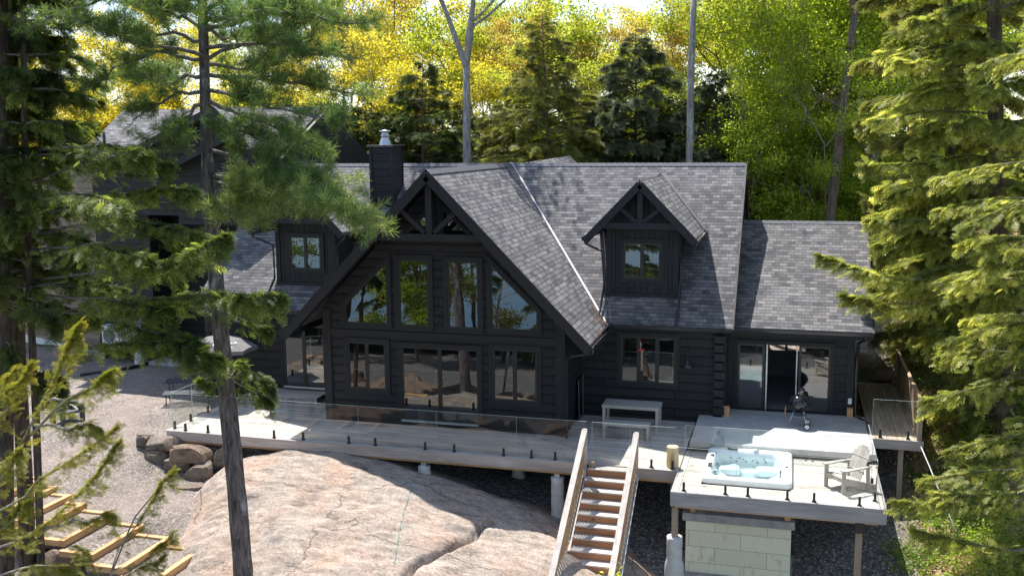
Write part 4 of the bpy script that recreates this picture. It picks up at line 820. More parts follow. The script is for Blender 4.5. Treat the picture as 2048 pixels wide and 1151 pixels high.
for k in range(7): m.box(4.67, 6.27, .95+.1*k+.004, 1.04+.1*k+.004, h-.03, h, rng.random())
m.build('tabletop', 'table_metal', pt_); B('apron', 'table_side', pt_, (4.66, 6.28, .925, .95, h-.09, h-.002), (4.66, 6.28, 1.655, 1.68, h-.09, h-.002), (4.64, 4.668, .93, 1.67, h-.09, h-.002), (6.272, 6.30, .93, 1.67, h-.09, h-.002))
for x in (4.66, 6.20):
    for y in (.93, 1.60): B('leg', 'table_side', pt_, (x, x+.08, y, y+.08, ZD+.001, h-.09))
bn = empty('bench', (5.5, .25, ZD), 'low grey slatted bench in front of the outdoor dining table', 'bench'); m = MB(); h = .45+ZD
for k in range(3): m.box(4.83, 6.13, .10+.11*k, .20+.11*k, h-.03, h, rng.random())
m.build('seat', 'table_metal', bn); B('apron', 'table_side', bn, (4.82, 6.14, .075, .10, h-.08, h-.002), (4.82, 6.14, .43, .455, h-.08, h-.002))
for x in (4.83, 6.06):
    for y in (.08, .38): B('leg', 'table_side', bn, (x, x+.07, y, y+.07, ZD+.001, h-.08))
stp = empty('log_stump', (7.03, -1.98, ZD), 'upright peeled log stump standing on the deck left of the hot tub', 'stump')
m = MB(); pr = [(.155, .001), (.16, .1), (.15, .3), (.152, .52), (.148, .545)]; m.lathe((7.03, -1.98, ZD), pr, 20); m.build('log', 'stump_bark', stp, True); m = MB(); m.lathe((7.03, -1.98, ZD), [(.149, .545), (.10, .556), (0, .558)], 20); m.build('cut_end', 'stump_end', stp)
# kettle grill
gr = empty('kettle_grill', (10.2, 1.9, ZP), 'black kettle charcoal grill on three legs standing on the patio', 'grill'); gx_, gy_ = 10.17, 1.85; zc = ZP+.66
m = MB(); m.lathe((gx_, gy_, zc), [(0, -.27), (.12, -.245), (.21, -.17), (.27, -.06), (.285, 0)], 28); m.build('bowl', 'grill_enamel', gr, True)
m = MB(); m.lathe((gx_, gy_, zc), [(.292, -.01), (.29, .02), (.27, .09), (.21, .17), (.12, .225), (0, .245)], 28); ld = m.build('lid', 'grill_enamel', gr, True)
m = MB(); m.tube([(gx_-.06, gy_, zc+.235), (gx_-.06, gy_, zc+.29), (gx_+.06, gy_, zc+.29), (gx_+.06, gy_, zc+.235)], .012, 8); m.build('lid_handle', 'black_metal', ld, True)
for k, (dx, dy) in enumerate(((-.30, -.12), (.22, -.42), (.24, .16))):
    m = MB(); m.tube([(gx_+dx*.45, gy_+dy*.45, zc-.2), (gx_+dx, gy_+dy, ZP+(.01 if k == 0 else .09))], .014, 8); m.build('leg', 'galv', gr, True)
for dx, dy in ((.22, -.42), (.24, .16)):
    m = MB(); m.tube([(gx_+dx+.0, gy_+dy-.025, ZP+.09), (gx_+dx, gy_+dy+.025, ZP+.09)], .09, 20); wh = m.build('wheel', 'black_metal', gr); m = MB(); m.tube([(gx_+dx, gy_+dy-.032, ZP+.09), (gx_+dx, gy_+dy+.03, ZP+.09)], .062, 16); m.build('hub', 'white_metal', wh)
m = MB(); m.lathe((gx_, gy_-.05, ZP+.30), [(0, 0), (.2, .01), (.21, .03)], 20); m.build('ash_tray', 'galv', gr, True); m = MB(); m.tube([(gx_-.28, gy_, zc+.02), (gx_-.36, gy_-.02, zc+.0), (gx_-.37, gy_-.04, zc-.08)], .012, 6); m.build('side_handle', 'black_metal', gr, True)
m = MB(); m.tube([(gx_-.37, gy_-.05, zc-.09), (gx_-.39, gy_-.06, zc-.3), (gx_-.36, gy_-.06, zc-.42)], .02, 6); m.build('tongs', 'step_wood', gr, True)
# leaning panel
lp_ = empty('leaning_panel', (3.85, 1.7, ZD), 'dark glossy panel leaning in the corner right of the tall gable', 'panel'); m = MB(); m.prism([(3.80, 1.55, ZD+.002), (3.80, 2.20, ZD+.002), (3.76, 2.30, 1.15), (3.76, 1.65, 1.15)], (.03, 0, 0)); m.build('sheet', 'grill_enamel', lp_)
m = MB(); m.bar((3.835, 1.55, ZD+.01), (3.795, 1.65, 1.15), .02, .03); m.bar((3.835, 2.2, ZD+.01), (3.795, 2.30, 1.15), .02, .03); m.build('edge_strip', 'dark_plastic', lp_)
# umbrella
ux, uy = -8.0, 1.15; ug_ = htf(ux, uy); ub = empty('patio_umbrella', (ux, uy, ug_), 'charcoal patio umbrella with white brewery lettering left of the deck', 'umbrella')
m = MB(); rr = 1.2; zt, zr = 2.08, 1.68; vs = [(ux, uy, zt)]; 
for k in range(8): th = math.pi/8+k*math.pi/4; vs += [(ux+rr*.55*math.cos(th), uy+rr*.55*math.sin(th), zt-.13), (ux+rr*math.cos(th), uy+rr*math.sin(th), zr)]
for k in range(8):
    th = math.pi/8+(k+.5)*math.pi/4; vs += [(ux+rr*.50*math.cos(th), uy+rr*.50*math.sin(th), zt-.15), (ux+rr*.88*math.cos(th), uy+rr*.88*math.sin(th), zr+.03)]
fs = []
for k in range(8):
    a, b = 1+2*k, 1+2*((k+1) % 8); c = 17+2*k; fs += [(0, a, c), (0, c, b), (a, a+1, c+1, c), (c, c+1, b+1, b)]
    vs += [(vs[a+1][0], vs[a+1][1], zr-.12), (vs[c+1][0], vs[c+1][1], zr-.10)]
for k in range(8):
    a, b, c = 2+2*k, 2+2*((k+1) % 8), 18+2*k; e = 33+2*k; e2 = 33+2*((k+1) % 8); fs += [(a, e, e+1, c), (c, e+1, e2, b)]
m.add(vs, fs); cn = m.build('canopy', 'umbrella_fabric', ub)
m = MB(); m.tube([(ux, uy, ug_), (ux, uy, zt)], .025, 10); m.build('pole', 'white_metal', ub, True); m = MB(); m.lathe((ux, uy, zt-.02), [(.16, -.03), (.12, .05), (.04, .09), (.03, .15), (0, .17)], 12); m.build('top_vent', 'black_metal', ub, True)
m = MB(); m.lathe((ux, uy, ug_), [(.28, 0), (.28, .05), (.06, .1), (0, .1)], 16); m.build('base', 'dark_plastic', ub, True)
for k in range(8): th = math.pi/8+k*math.pi/4; m = MB(); m.tube([(ux, uy, zt-.06), (ux+rr*.97*math.cos(th), uy+rr*.97*math.sin(th), zr-.015)], .008, 5); m.build('rib', 'black_metal', ub)
th = -math.pi/4*1.0; cdir = V((math.cos(th), math.sin(th), 0)); tdir = V((-math.sin(th), math.cos(th), 0)); sl = V((cdir.x*rr*.45, cdir.y*rr*.45, -(zt-.15-zr-.03)*1.0)).normalized(); nrm = tdir.cross(sl).normalized(); nrm = nrm if nrm.z > 0 else -nrm
for txt, sz, off in (('— The —', .085, .50), ('MUSKOKA', .16, .62), ('Brewery', .11, .74)):
    cu = bpy.data.curves.new('lettering', 'FONT'); cu.body = txt; cu.size = sz; cu.align_x = 'CENTER'; cu.extrude = .001; tmp = bpy.data.objects.new('t', cu); COL.objects.link(tmp)
    dg = bpy.context.evaluated_depsgraph_get(); me = bpy.data.meshes.new_from_object(tmp.evaluated_get(dg)); bpy.data.objects.remove(tmp)
    org = V((ux, uy, zt-.145))+sl*(off-.05-.52*1.0*.0)+nrm*.045; org = V((ux, uy, zt-.15))+cdir*(off*rr*1.0)+V((0, 0, -(off-.5)*rr*.63))+nrm*.05
    X_ = tdir; Y_ = -sl; R_ = Matrix((X_, Y_, nrm)).transposed().to_4x4(); me.transform(Matrix.Translation(org) @ R_); me.materials.clear(); me.materials.append(MATS['letter_white']); o = bpy.data.objects.new('lettering', me); COL.objects.link(o); o.parent = cn
# mesh daybeds
def mesh_mat(nm):
    m, n, o = newmat(nm); uv = obco(n, (1, 1, 1)); mp_ = n.nodes.new('ShaderNodeMapping'); mp_.inputs['Rotation'].default_value = (0, 0, rad(45)); mp_.inputs['Scale'].default_value = (18, 18, 18); n.links.new(uv, mp_.inputs[0])
    sp = nd(n, 'ShaderNodeSeparateXYZ'); n.links.new(mp_.outputs[0], sp.inputs[0]); a = math_(n, 'GREATER_THAN', math_(n, 'FRACT', sp.outputs[0]), .38); b = math_(n, 'GREATER_THAN', math_(n, 'FRACT', sp.outputs[1]), .38); hole = math_(n, 'MULTIPLY', a, b)
    d = nd(n, 'ShaderNodeBsdfPrincipled', Roughness=.4); d.inputs['Base Color'].default_value = (.12, .12, .14, 1); t = n.nodes.new('ShaderNodeBsdfTransparent'); ms = nd(n, 'ShaderNodeMixShader'); n.links.new(hole, ms.inputs[0]); n.links.new(d.outputs[0], ms.inputs[1]); n.links.new(t.outputs[0], ms.inputs[2]); n.links.new(ms.outputs[0], o.inputs[0])
mesh_mat('metal_mesh')
def daybed(x, y, rz, label):
    z = htf(x, y)+.02; r = empty('mesh_lounger', (x, y, z), label, 'lounger', 'metal mesh loungers on the gravel', rz, False)
    m = MB(); m.box(-1.0, .35, -.30, .30, .35, .355); m.build('mesh_seat', 'metal_mesh', r); m = MB(); m.add([(.35, -.30, .353), (.35, .30, .353), (.95, .30, .80), (.95, -.30, .80)], [(0, 1, 2, 3)]); m.build('mesh_back', 'metal_mesh', r)
    m = MB(); 
    for s in (-.31, .31): m.tube([(-1.0, s, .35), (.35, s, .35), (.95, s, .8)], .016, 6)
    m.tube([(-1.0, -.31, .35), (-1.0, .31, .35)], .016, 6); m.tube([(.95, -.31, .80), (.95, .31, .80)], .016, 6); m.build('frame', 'black_metal', r)
    for xx in (-.85, .5):
        for s in (-.31, .31): m = MB(); m.tube([(xx, s, .35), (xx, s, 0)], .018, 6); m.build('leg', 'black_metal', r)
    for s in (-.33, .33): m = MB(); m.tube([(-.1, s, .35), (-.05, s, .56), (.2, s, .60), (.5, s, .58)], .014, 6); m.build('armrest', 'black_metal', r)
daybed(-9.3, 1.5, rad(24), 'grey metal mesh lounger nearer the deck railing'); daybed(-10.2, 3.0, rad(24), 'grey metal mesh lounger further from the deck, in the shade')
# two moulded garden chairs
def garden_chair(x, y, rz, label):
    z = htf(x, y); r = empty('garden_chair', (x, y, z), label, 'chair', 'dark garden chairs on the gravel', rz, False)
    m = MB(); prof_ = [(-.34, .30), (-.30, .38), (.20, .30), (.34, .62), (.46, .92), (.52, .92), (.40, .55), (.27, .22), (-.30, .28)]
    m.prism([(-.27, a, b) for a, b in prof_], (.54, 0, 0)); m.build('shell', 'dark_plastic', r, bevel=.03)
    for s in (-1, 1):
        m = MB(); m.prism([(s*.27, -.38, 0), (s*.27, -.40, .40), (s*.27, -.34, .55), (s*.27, -.1, .60), (s*.27, .40, .55), (s*.27, .42, .45), (s*.27, -.05, .46), (s*.27, -.20, .35), (s*.27, -.24, 0)], (s*.12, 0, 0)); m.build('armrest', 'dark_plastic', r, bevel=.03)
        m = MB(); m.prism([(s*.27, .20, 0), (s*.27, .16, .34), (s*.27, .36, .40), (s*.27, .42, 0)], (s*.10, 0, 0)); m.build('leg', 'dark_plastic', r)
garden_chair(-12.3, -1.0, rad(70), 'dark plastic adirondack chair, the nearer of two on the gravel'); garden_chair(-14.2, .6, rad(110), 'dark plastic adirondack chair, the farther of two on the gravel')
# timber steps in the gravel
ts = empty('timber_steps', (-6, -6, -1.4), 'wide gravel steps framed with new orange timbers, lower left', 'steps')
tp = [(-9.86, -4.9, -.85), (-9.2, -5.2, -.95), (-8.5, -5.5, -1.02), (-7.85, -5.75, -1.10), (-6.84, -5.92, -1.2), (-5.79, -6.2, -1.32), (-4.78, -6.5, -1.42), (-3.76, -6.75, -1.52), (-2.82, -7.0, -1.62), (-1.9, -7.25, -1.73)]
for i, (x, y, z) in enumerate(tp):
    t = .11; m = MB(); m.box(x-.14, x, y-1.95, y, z-.17, z, rng.random()); st_ = m.build('riser_timber', 'cedar_y', ts, bevel=.006); wd = 1.0 if i > 3 else .62
    B('side_timber', 'cedar_x2', ts, (x-wd+.03, x-.143, y-.14, y, z-.16, z-.012), (x-wd+.03, x-.143, y-1.95, y-1.81, z-.16, z-.012), bevel=.006)
    m = MB(); m.box(x-wd-.1, x-.142, y-1.81, y-.14, z-.3, z-.06); m.build('gravel_fill', 'ground', ts)

# ------------------------------------------------------------------ boulders
def boulder(x, y, z, sx, sy, sz, seed, label, mat='boulder', group=None, rz=0, box=.5, cat='boulder'):
    import bmesh
    bm = bmesh.new(); bmesh.ops.create_icosphere(bm, subdivisions=4, radius=1)
    for v in bm.verts:
        c = v.co.copy(); q = V([math.copysign(abs(a)**(1-box*.6), a) for a in c]); k = 1+.22*noise.noise(c*1.1+V((seed*3.1, 0, 0)))+.10*noise.noise(c*2.6+V((0, seed*2.3, 0)))+.03*noise.noise(c*7+V((seed, 0, 0)))
        cell = noise.cell_vector(c*1.4+V((seed, seed, 0))); v.co = V((q.x*sx*k, q.y*sy*k, q.z*sz*k))
    for _k in range(5):
        r = random.Random(seed*31+_k); n_ = V((r.uniform(-1, 1), r.uniform(-1, 1), r.uniform(-.3, 1))).normalized(); d_ = .80*V((n_.x*sx, n_.y*sy, n_.z*sz)).length
        for v in bm.verts:
            e = v.co.dot(n_)-d_
            if e > 0: v.co -= n_*e*.93
    me = bpy.data.meshes.new('boulder'); bm.to_mesh(me); bm.free(); me.materials.append(MATS[mat]); me.shade_smooth(); me.set_sharp_from_angle(angle=rad(28))
    o = link('boulder', me, None); o.location = (x, y, z); o.rotation_euler = (0, 0, rz); return tag(o, label, cat, group)
gw = 'stones of the dry wall under the deck corner'
for i, a in enumerate([(-8.5, -2.35, -.42, .26, .3, .20, 'small flat capstone at the far left end of the stone wall'), (-7.75, -2.55, -.42, .50, .3, .19, 'long flat capstone at the left end of the stone wall'), (-6.55, -2.85, -.56, .60, .32, .24, 'brown oblong top stone right under the deck corner'),
    (-7.75, -2.75, -.78, .42, .25, .22, 'grey stone below the long capstone'), (-7.0, -2.85, -.95, .38, .28, .26, 'square grey stone in the second course of the wall'), (-6.15, -3.1, -.98, .42, .30, .26, 'broad grey stone below the brown oblong stone'),
    (-7.3, -3.0, -1.2, .30, .22, .16, 'small pale stone at the foot of the wall'), (-6.75, -3.15, -1.3, .30, .24, .2, 'dark stone at the foot of the wall beside the gravel'), (-5.75, -2.6, -.7, .25, .25, .3, 'upright stone under the fascia at the right end of the wall'), (-6.05, -3.75, -1.38, .40, .34, .26, 'loose dark-stained boulder between wall and bedrock'), (-5.7, -3.4, -1.25, .22, .2, .16, 'small flat stone behind the loose boulder')]):
    boulder(*a[:6], i+1, a[6], ['boulder', 'boulder', 'boulder_pink', 'boulder'][i % 4], gw, rng.uniform(-.15, .15), .8, 'stone')
for i, a in enumerate([(12.25, 9.2, .55, .50, .35, .28, 'pinkish boulder nearest the sunroom roof beside the gravel path'), (12.95, 8.3, .35, .46, .36, .26, 'pale boulder in the middle of the row beside the gravel path'), (13.5, 7.6, .22, .36, .3, .22, 'tan boulder beside the railing end of the path row'), (14.0, 7.15, .15, .22, .2, .18, 'small rounded boulder just behind the boardwalk railing'), (-6.9, -7.9, -1.75, .55, .45, .42, 'rounded brown boulder at the bottom left below the steps'), (-8.2, -7.6, -1.6, .30, .3, .22, 'small grey boulder left of the brown boulder')]):
    boulder(*a[:6], i+40, a[6], 'boulder_pink', None, rng.uniform(-.6, .6), .4)
# boulders of the shore below the viewpoint, seen only mirrored in the glass
bpy.context.view_layer.update()
V_ = []; F_ = []
src = [o for o in bpy.data.objects if o.name.startswith('boulder')][:5]
for i in range(46):
    o = src[i % 5]; s_ = rng.uniform(1.6, 3.2); x = rng.uniform(-13, 3); y = rng.uniform(-20, -12.5); z = htf(x, y)+.2+.5*rng.random(); R_ = Matrix.Translation((x, y, z)) @ Matrix.Rotation(rng.uniform(0, 6), 4, 'Z') @ Matrix.Rotation(rng.uniform(-.6, .6), 4, 'X') @ Matrix.Scale(s_, 4)
    b = len(V_); V_ += [tuple(R_ @ v.co) for v in o.data.vertices]; F_ += [tuple(b+i_ for i_ in p.vertices) for p in o.data.polygons]
me = bpy.data.meshes.new('shore_rocks'); me.from_pydata(V_, [], F_); me.materials.append(MATS['boulder_pink']); tag(link('shore_rocks', me, None), kind='structure')
# cables
m = MB(); pts = []
for k in range(13): t = k/12; x = .27+.9*t+.25*t*t; y = FY-.3-4.6*t; pts.append((x, y, float(_rk(np.array([x]), np.array([y]))[0])+strata(x, y)+.02))
m.tube(pts, .006, 5); tag(m.build('green_cord', 'cord_green'), 'thin green cord lying over the bare bedrock', 'cord')
m = MB(); m.tube([(13.34, 1.05, .0), (13.5, .4, -.35), (13.75, -.5, -.95), (13.95, -1.4, -1.4)], .014, 6); tag(m.build('white_pipe', 'rope_white', smooth=True), 'pale sloping pipe running down from the corner of the boardwalk', 'pipe')
# ------------------------------------------------------------------ vegetation
def unit(a): return a/np.maximum(np.linalg.norm(a, axis=-1, keepdims=True), 1e-9)
def frames(d, up):
    """per-instance 3x3 with columns (forward, side, normal)"""
    f = unit(d); s_ = unit(np.cross(up, f)); n_ = np.cross(f, s_); return np.stack([f, s_, n_], -1)
def scatter(tv, tt, pos, M3, sc, tint):
    """tv (k,4,3) template quads, tt (k,) template tints -> verts, tints"""
    q = tv.reshape(-1, 3); N = len(pos)
    out = np.einsum('nij,kj->nki', M3*sc[:, None, None] if sc.ndim == 1 else M3*sc[:, None, :], q)+pos[:, None, :]
    return out.reshape(-1, 3), (tint[:, None]+tt[None]).ravel()
def strip(p, d, L_, w_, up=(0, 0, 1), taper=.35):
    p = np.array(p, float); d = np.array(d, float); s_ = np.cross(up, d); s_ = s_/np.linalg.norm(s_)*w_/2; e = p+d*L_
    return [p-s_*.6, p+s_*.6, e+s_*taper, e-s_*taper]
def make_spray(nside, nleaf, lw, seed, droop=.18):
    """flat drooping conifer spray along +x, unit length"""
    r = np.random.default_rng(seed); Q = []; T = []
    for i in range(nside):
        x = .05+.92*i/nside
        for s_ in (-1, 1):
            L_ = (.42*(1-x)**.7+.07)*r.uniform(.7, 1.15); ang = r.uniform(.75, 1.05); d = np.array([math.cos(ang), s_*math.sin(ang), r.uniform(-.25, .02)]); d /= np.linalg.norm(d)
            base = np.array([x, 0, -droop*x*x])
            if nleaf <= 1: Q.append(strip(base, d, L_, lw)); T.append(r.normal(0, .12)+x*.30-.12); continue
            for k in range(nleaf):
                t0 = k/nleaf; p = base+d*L_*t0+np.array([0, 0, -.25*droop*t0*t0])
                for e in (-1, 1):
                    a2 = ang+e*.8; dd = np.array([math.cos(a2), s_*math.sin(a2), r.uniform(-.35, .1)]); dd /= np.linalg.norm(dd)
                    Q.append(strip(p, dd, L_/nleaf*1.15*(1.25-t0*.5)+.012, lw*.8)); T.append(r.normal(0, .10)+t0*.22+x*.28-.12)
    return np.array(Q), np.array(T)
SPR_NEAR = make_spray(9, 1, .095, 1); SPR_FINE = make_spray(9, 3, .05, 4); SPR_MID = make_spray(7, 1, .10, 2); SPR_FAR = make_spray(5, 1, .15, 3)
_lf = np.array([[[-.5, 0, 0], [0, -.36, .06], [.5, 0, 0], [0, .36, .06]]]); LEAF = (_lf, np.zeros(1))
def _tuft(n, seed, w_=.06):
    r = np.random.default_rng(seed); Q = []; T = []
    for i in range(n):
        d = unit(r.normal(0, 1, 3)*np.array([.6, 1, 1])+np.array([.75, 0, 0.1])); s_ = unit(np.cross(d, r.normal(0, 1, 3)))*w_/2; o_ = np.array([r.uniform(-.5, .25), 0, 0])
        Q.append([o_-s_, o_+s_, o_+d+s_*.3, o_+d-s_*.3]); T.append(r.normal(0, .13))
    return np.array(Q), np.array(T)
TUFT = _tuft(18, 5)
def curve(p, d, L_, n, bend, wob, r):
    pts = [np.array(p, float)]; d = unit(np.array(d, float))
    for i in range(n):
        d = unit(d+np.array([0, 0, bend/n])+r.normal(0, wob, 3)*np.array([1, 1, .6])); pts.append(pts[-1]+d*L_/n)
    return np.array(pts)
def along(pts, t):
    k = len(pts)-1; f = np.clip(np.asarray(t)*k, 0, k-1e-6); i = f.astype(int); u = (f-i)[:, None]
    return pts[i]*(1-u)+pts[i+1]*u, unit(pts[i+1]-pts[i])
UP = np.array([0, 0, 1.])

def hem_branch(r, pts, per_m, size, wide, acc, bark, rad0, side_bare=.12):
    """one drooping evergreen limb: side shoots lying flat on both sides, each carrying sprays"""
    L_ = float(np.linalg.norm(np.diff(pts, axis=0), axis=1).sum()); bark.tube(pts.tolist(), [rad0*(1-.85*i/(len(pts)-1)) for i in range(len(pts))], 5)
    n = max(4, int(L_*per_m)); t = side_bare+(1-side_bare)*np.sqrt(r.random(n)); P, D = along(pts, t); s_ = np.where(r.random(n) < .5, -1, 1)[:, None]
    side = unit(np.cross(UP, D)); reach = (wide*(1.02-t))[:, None]; off = r.random((n, 1))**.7*reach
    d = unit(D*.75+side*s_*.9*np.minimum(1, reach/.3)+UP*r.normal(-.30, .28, (n, 1))+r.normal(0, .18, (n, 3))); P2 = P+unit(D*.5+side*s_)*off+UP*(-.25*off**1.5-np.abs(r.normal(0, .15, (n, 1)))+.05)
    acc.append((P2, d, size*r.uniform(.7, 1.25, n), np.full(n, 0.0)))
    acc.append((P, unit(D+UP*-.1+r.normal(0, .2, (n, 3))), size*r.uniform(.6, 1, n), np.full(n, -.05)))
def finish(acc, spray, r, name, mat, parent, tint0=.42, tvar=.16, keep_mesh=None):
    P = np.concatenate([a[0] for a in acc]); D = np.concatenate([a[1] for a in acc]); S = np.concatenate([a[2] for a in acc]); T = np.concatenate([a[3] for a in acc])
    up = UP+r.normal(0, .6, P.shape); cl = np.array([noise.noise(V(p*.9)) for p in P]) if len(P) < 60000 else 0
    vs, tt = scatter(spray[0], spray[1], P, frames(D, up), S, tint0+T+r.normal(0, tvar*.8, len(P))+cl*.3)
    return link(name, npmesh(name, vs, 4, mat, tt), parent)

def conifer_mesh(seed, H, R, spray, dens, size, base=.12, top=.02, droop=-.35, levels=1.0, sparse=1.0):
    r = np.random.default_rng(seed); bark = MB(); acc = []
    trunk = curve((0, 0, -.5), (0, 0, 1), H+.5, 10, 0, .012, r); bark.tube(trunk.tolist(), [max(.015, H*.0125*(1-i/10.3)) for i in range(11)], 9)
    z = base*H
    while z < H*(1-top):
        f = (z/H-base)/(1-base); L0 = R*(1-f)**.8*(.55+.45*min(1, f/.15+.35)); k = r.integers(3, 6)
        for j in range(k):
            if r.random() > sparse: continue
            az = r.uniform(0, 6.283); L_ = max(.25, L0*r.uniform(.6, 1.2)); el = .25+.5*f
            c, _ = along(trunk, np.array([(z+.5)/(H+.5)])); pts = curve(c[0], (math.cos(az), math.sin(az), el), L_, 6, droop*2, .05, r)
            hem_branch(r, pts, dens, size*min(1, .35+.35*L_), L_*.34, acc, bark, .012+.010*L_)
        z += (.30+.25*r.random())*levels*(1 if f < .8 else .6)
    return bark, acc, r
def conifer(name, seed, loc, H, R, spray, dens, size, mat, barkm, label, cat='evergreen tree', group=None, **kw):
    t0 = kw.pop('tint0', .42); bark, acc, r = conifer_mesh(seed, H, R, spray, dens, size, **kw)
    root = empty(name, loc, label, cat, group, rz=rng.uniform(0, 6), world=False)
    bark.build('trunk', barkm, root, True); finish(acc, spray, r, 'crown', mat, root, t0); return root
def copy_tree(root, loc, rz, sc, label, mats=None, bark=None, group=None, zs=1.0):
    c = root.copy(); COL.objects.link(c); c.location = loc; c.rotation_euler = (0, 0, rz); c.scale = (sc, sc, sc*zs); c['label'] = label
    if group: c['group'] = group
    for ch in root.children:
        d = ch.copy(); COL.objects.link(d); d.parent = c
        if mats and ch.name.startswith('crown'): d.material_slots[0].link = 'OBJECT'; d.material_slots[0].material = MATS[mats]
        if bark and ch.name.startswith('trunk'): d.material_slots[0].link = 'OBJECT'; d.material_slots[0].material = MATS[bark]
    return c

def decid_mesh(seed, H, fork, spread, nleaf, lsize, trad, low=False, clump=.55, lean=0, forks=3, open_=.0):
    """hardwood: straight bole, ascending limbs, leaf clusters at the twig ends"""
    r = np.random.default_rng(seed); bark = MB(); tips = []
    tr = curve((0, 0, -.6), (lean, 0, 1), fork+.6, 7, 0, .018, r); bark.tube(tr.tolist(), [trad*(1-.35*i/7) for i in range(8)], 10)
    def grow(p, d, L_, rd, lv):
        pts = curve(p, d, L_, 5, .28, .09, r); bark.tube(pts.tolist(), [max(.008, rd*(1-.6*i/5)) for i in range(6)], 7 if lv < 2 else 4, cap=False)
        if lv >= 3:
            tips.append(pts[-1]); tips.append(pts[3]); return
        if lv >= 1: tips.append(pts[-1])
        k = [4, 4, 4][lv]
        for j in range(k):
            t = r.uniform(.25, 1.0); c, dd = along(pts, np.array([t])); ax = unit(r.normal(0, 1, 3)); a = dd[0]+np.cross(dd[0], ax)*r.uniform(.55, 1.0); a[2] = abs(a[2])*.7+.05
            grow(c[0], a, L_*r.uniform(.42, .66), rd*.5, lv+1)
    top = tr[-1]
    for j in range(forks):
        az = j*6.283/forks+r.uniform(-.5, .5); grow(top, (spread*.55*math.cos(az), spread*.55*math.sin(az), 1), (H-fork)*r.uniform(.62, .85), trad*.55, 0)
    if low:
        for j in range(low):
            t = r.uniform(.25, 1); c, dd = along(tr, np.array([t])); az = r.uniform(0, 6.283); grow(c[0], (math.cos(az), math.sin(az), .35), H*r.uniform(.12, .24), trad*.22, 1)
    tips = np.array(tips); nt_ = len(tips); per = max(1, nleaf//nt_)
    idx = np.repeat(np.arange(nt_), per); keep = np.repeat(r.random(nt_) > open_, per); idx = idx[keep]
    P = tips[idx]+r.normal(0, clump, (len(idx), 3))*np.array([1, 1, .55]); base_t = r.normal(0, .2, nt_)[idx]
    D = unit(r.normal(0, 1, P.shape)); up = unit(r.normal(0, .8, P.shape)+UP)
    vs, tt = scatter(LEAF[0], LEAF[1], P, frames(D, up), lsize*r.uniform(.6, 1.35, len(P)), .5+base_t+r.normal(0, .13, len(P)))
    return bark, vs, tt
def decid(name, seed, loc, label, mat, barkm, group=None, cat='tree', **kw):
    bark, vs, tt = decid_mesh(seed, **kw); root = empty(name, loc, label, cat, group, rz=0, world=False)
    bark.build('trunk', barkm, root, True); link('crown', npmesh('crown', vs, 4, mat, tt), root); return root

def gz(x, y): return (x, y, htf(x, y)-.05)
def pxat(px, Y, zoff=0):                                            # ground point under a photo column
    x = at(px, 330, Y)[0]; return (x, Y, htf(x, Y)-.1)
GRP = 'hardwoods of the spring forest behind the cottage'; GRC = 'evergreens of the forest behind the cottage'
# --- prototypes of the forest behind
big = decid('maple_tree', 11, pxat(935, 18.5), 'tall grey-barked maple forking into a V behind the middle of the roof', 'leaf_gold', 'grey_bark', GRP, H=22, fork=11.9, spread=.62, nleaf=15000, lsize=.17, trad=.27, clump=.45, forks=3, open_=.35)
t1375 = decid('maple_tree', 12, pxat(1375, 18.3), 'straight grey trunk with sparse leaves behind the right part of the main ridge', 'leaf_orange', 'grey_bark', GRP, H=22.5, fork=15, spread=.5, nleaf=7000, lsize=.17, trad=.20, clump=.5, forks=3, open_=.5)
t1700 = decid('maple_tree', 13, pxat(1655, 18), 'tall dark grey trunk rising behind the right end of the sunroom roof', 'leaf_gold', 'brown_bark', GRP, H=22, fork=12.6, spread=.5, nleaf=7000, lsize=.17, trad=.235, clump=.5, forks=3, open_=.3)
pA = decid('beech_tree', 21, pxat(1560, 24), 'pale thin-stemmed beech in lime leaf above the sunroom roof', 'leaf_lime', 'pale_twig', GRP, H=15, fork=6, spread=.9, nleaf=34000, lsize=.16, trad=.13, low=9, clump=.42)
pB = decid('maple_tree', 22, pxat(1000, 34), 'bright lime maple right of the V-forked maple', 'leaf_lime', 'brown_bark', GRP, H=17, fork=7, spread=.8, nleaf=36000, lsize=.18, trad=.17, low=8, clump=.5)
pC = decid('oak_tree', 23, pxat(700, 38), 'orange-gold oak in young leaf left of the chimney', 'leaf_gold', 'brown_bark', GRP, H=18.5, fork=9, spread=.75, nleaf=26000, lsize=.17, trad=.18, low=4, clump=.42, open_=.2)
hA = conifer('hemlock_tree', 31, pxat(1268, 20.5), 13.6, 5.6, SPR_MID, 22, .50, 'spruce_blue', 'dark_bark', 'broad dark blue-green hemlock behind the right dormer', group=GRC, base=.08, levels=.62)
hB = conifer('hemlock_tree', 32, pxat(845, 20), 12.6, 4.6, SPR_MID, 20, .50, 'hemlock_dark', 'brown_bark', 'dark hemlock with a bare lower trunk right of the chimney', group=GRC, base=.34, levels=.68)
hC = conifer('hemlock_tree', 33, pxat(1103, 20), 14.4, 5.0, SPR_MID, 18, .50, 'hemlock_olive', 'brown_bark', 'airy olive-yellow hemlock behind the centre of the main ridge', group=GRC, base=.22, levels=.72)
R_ = lambda: rng.uniform(0, 6.28)
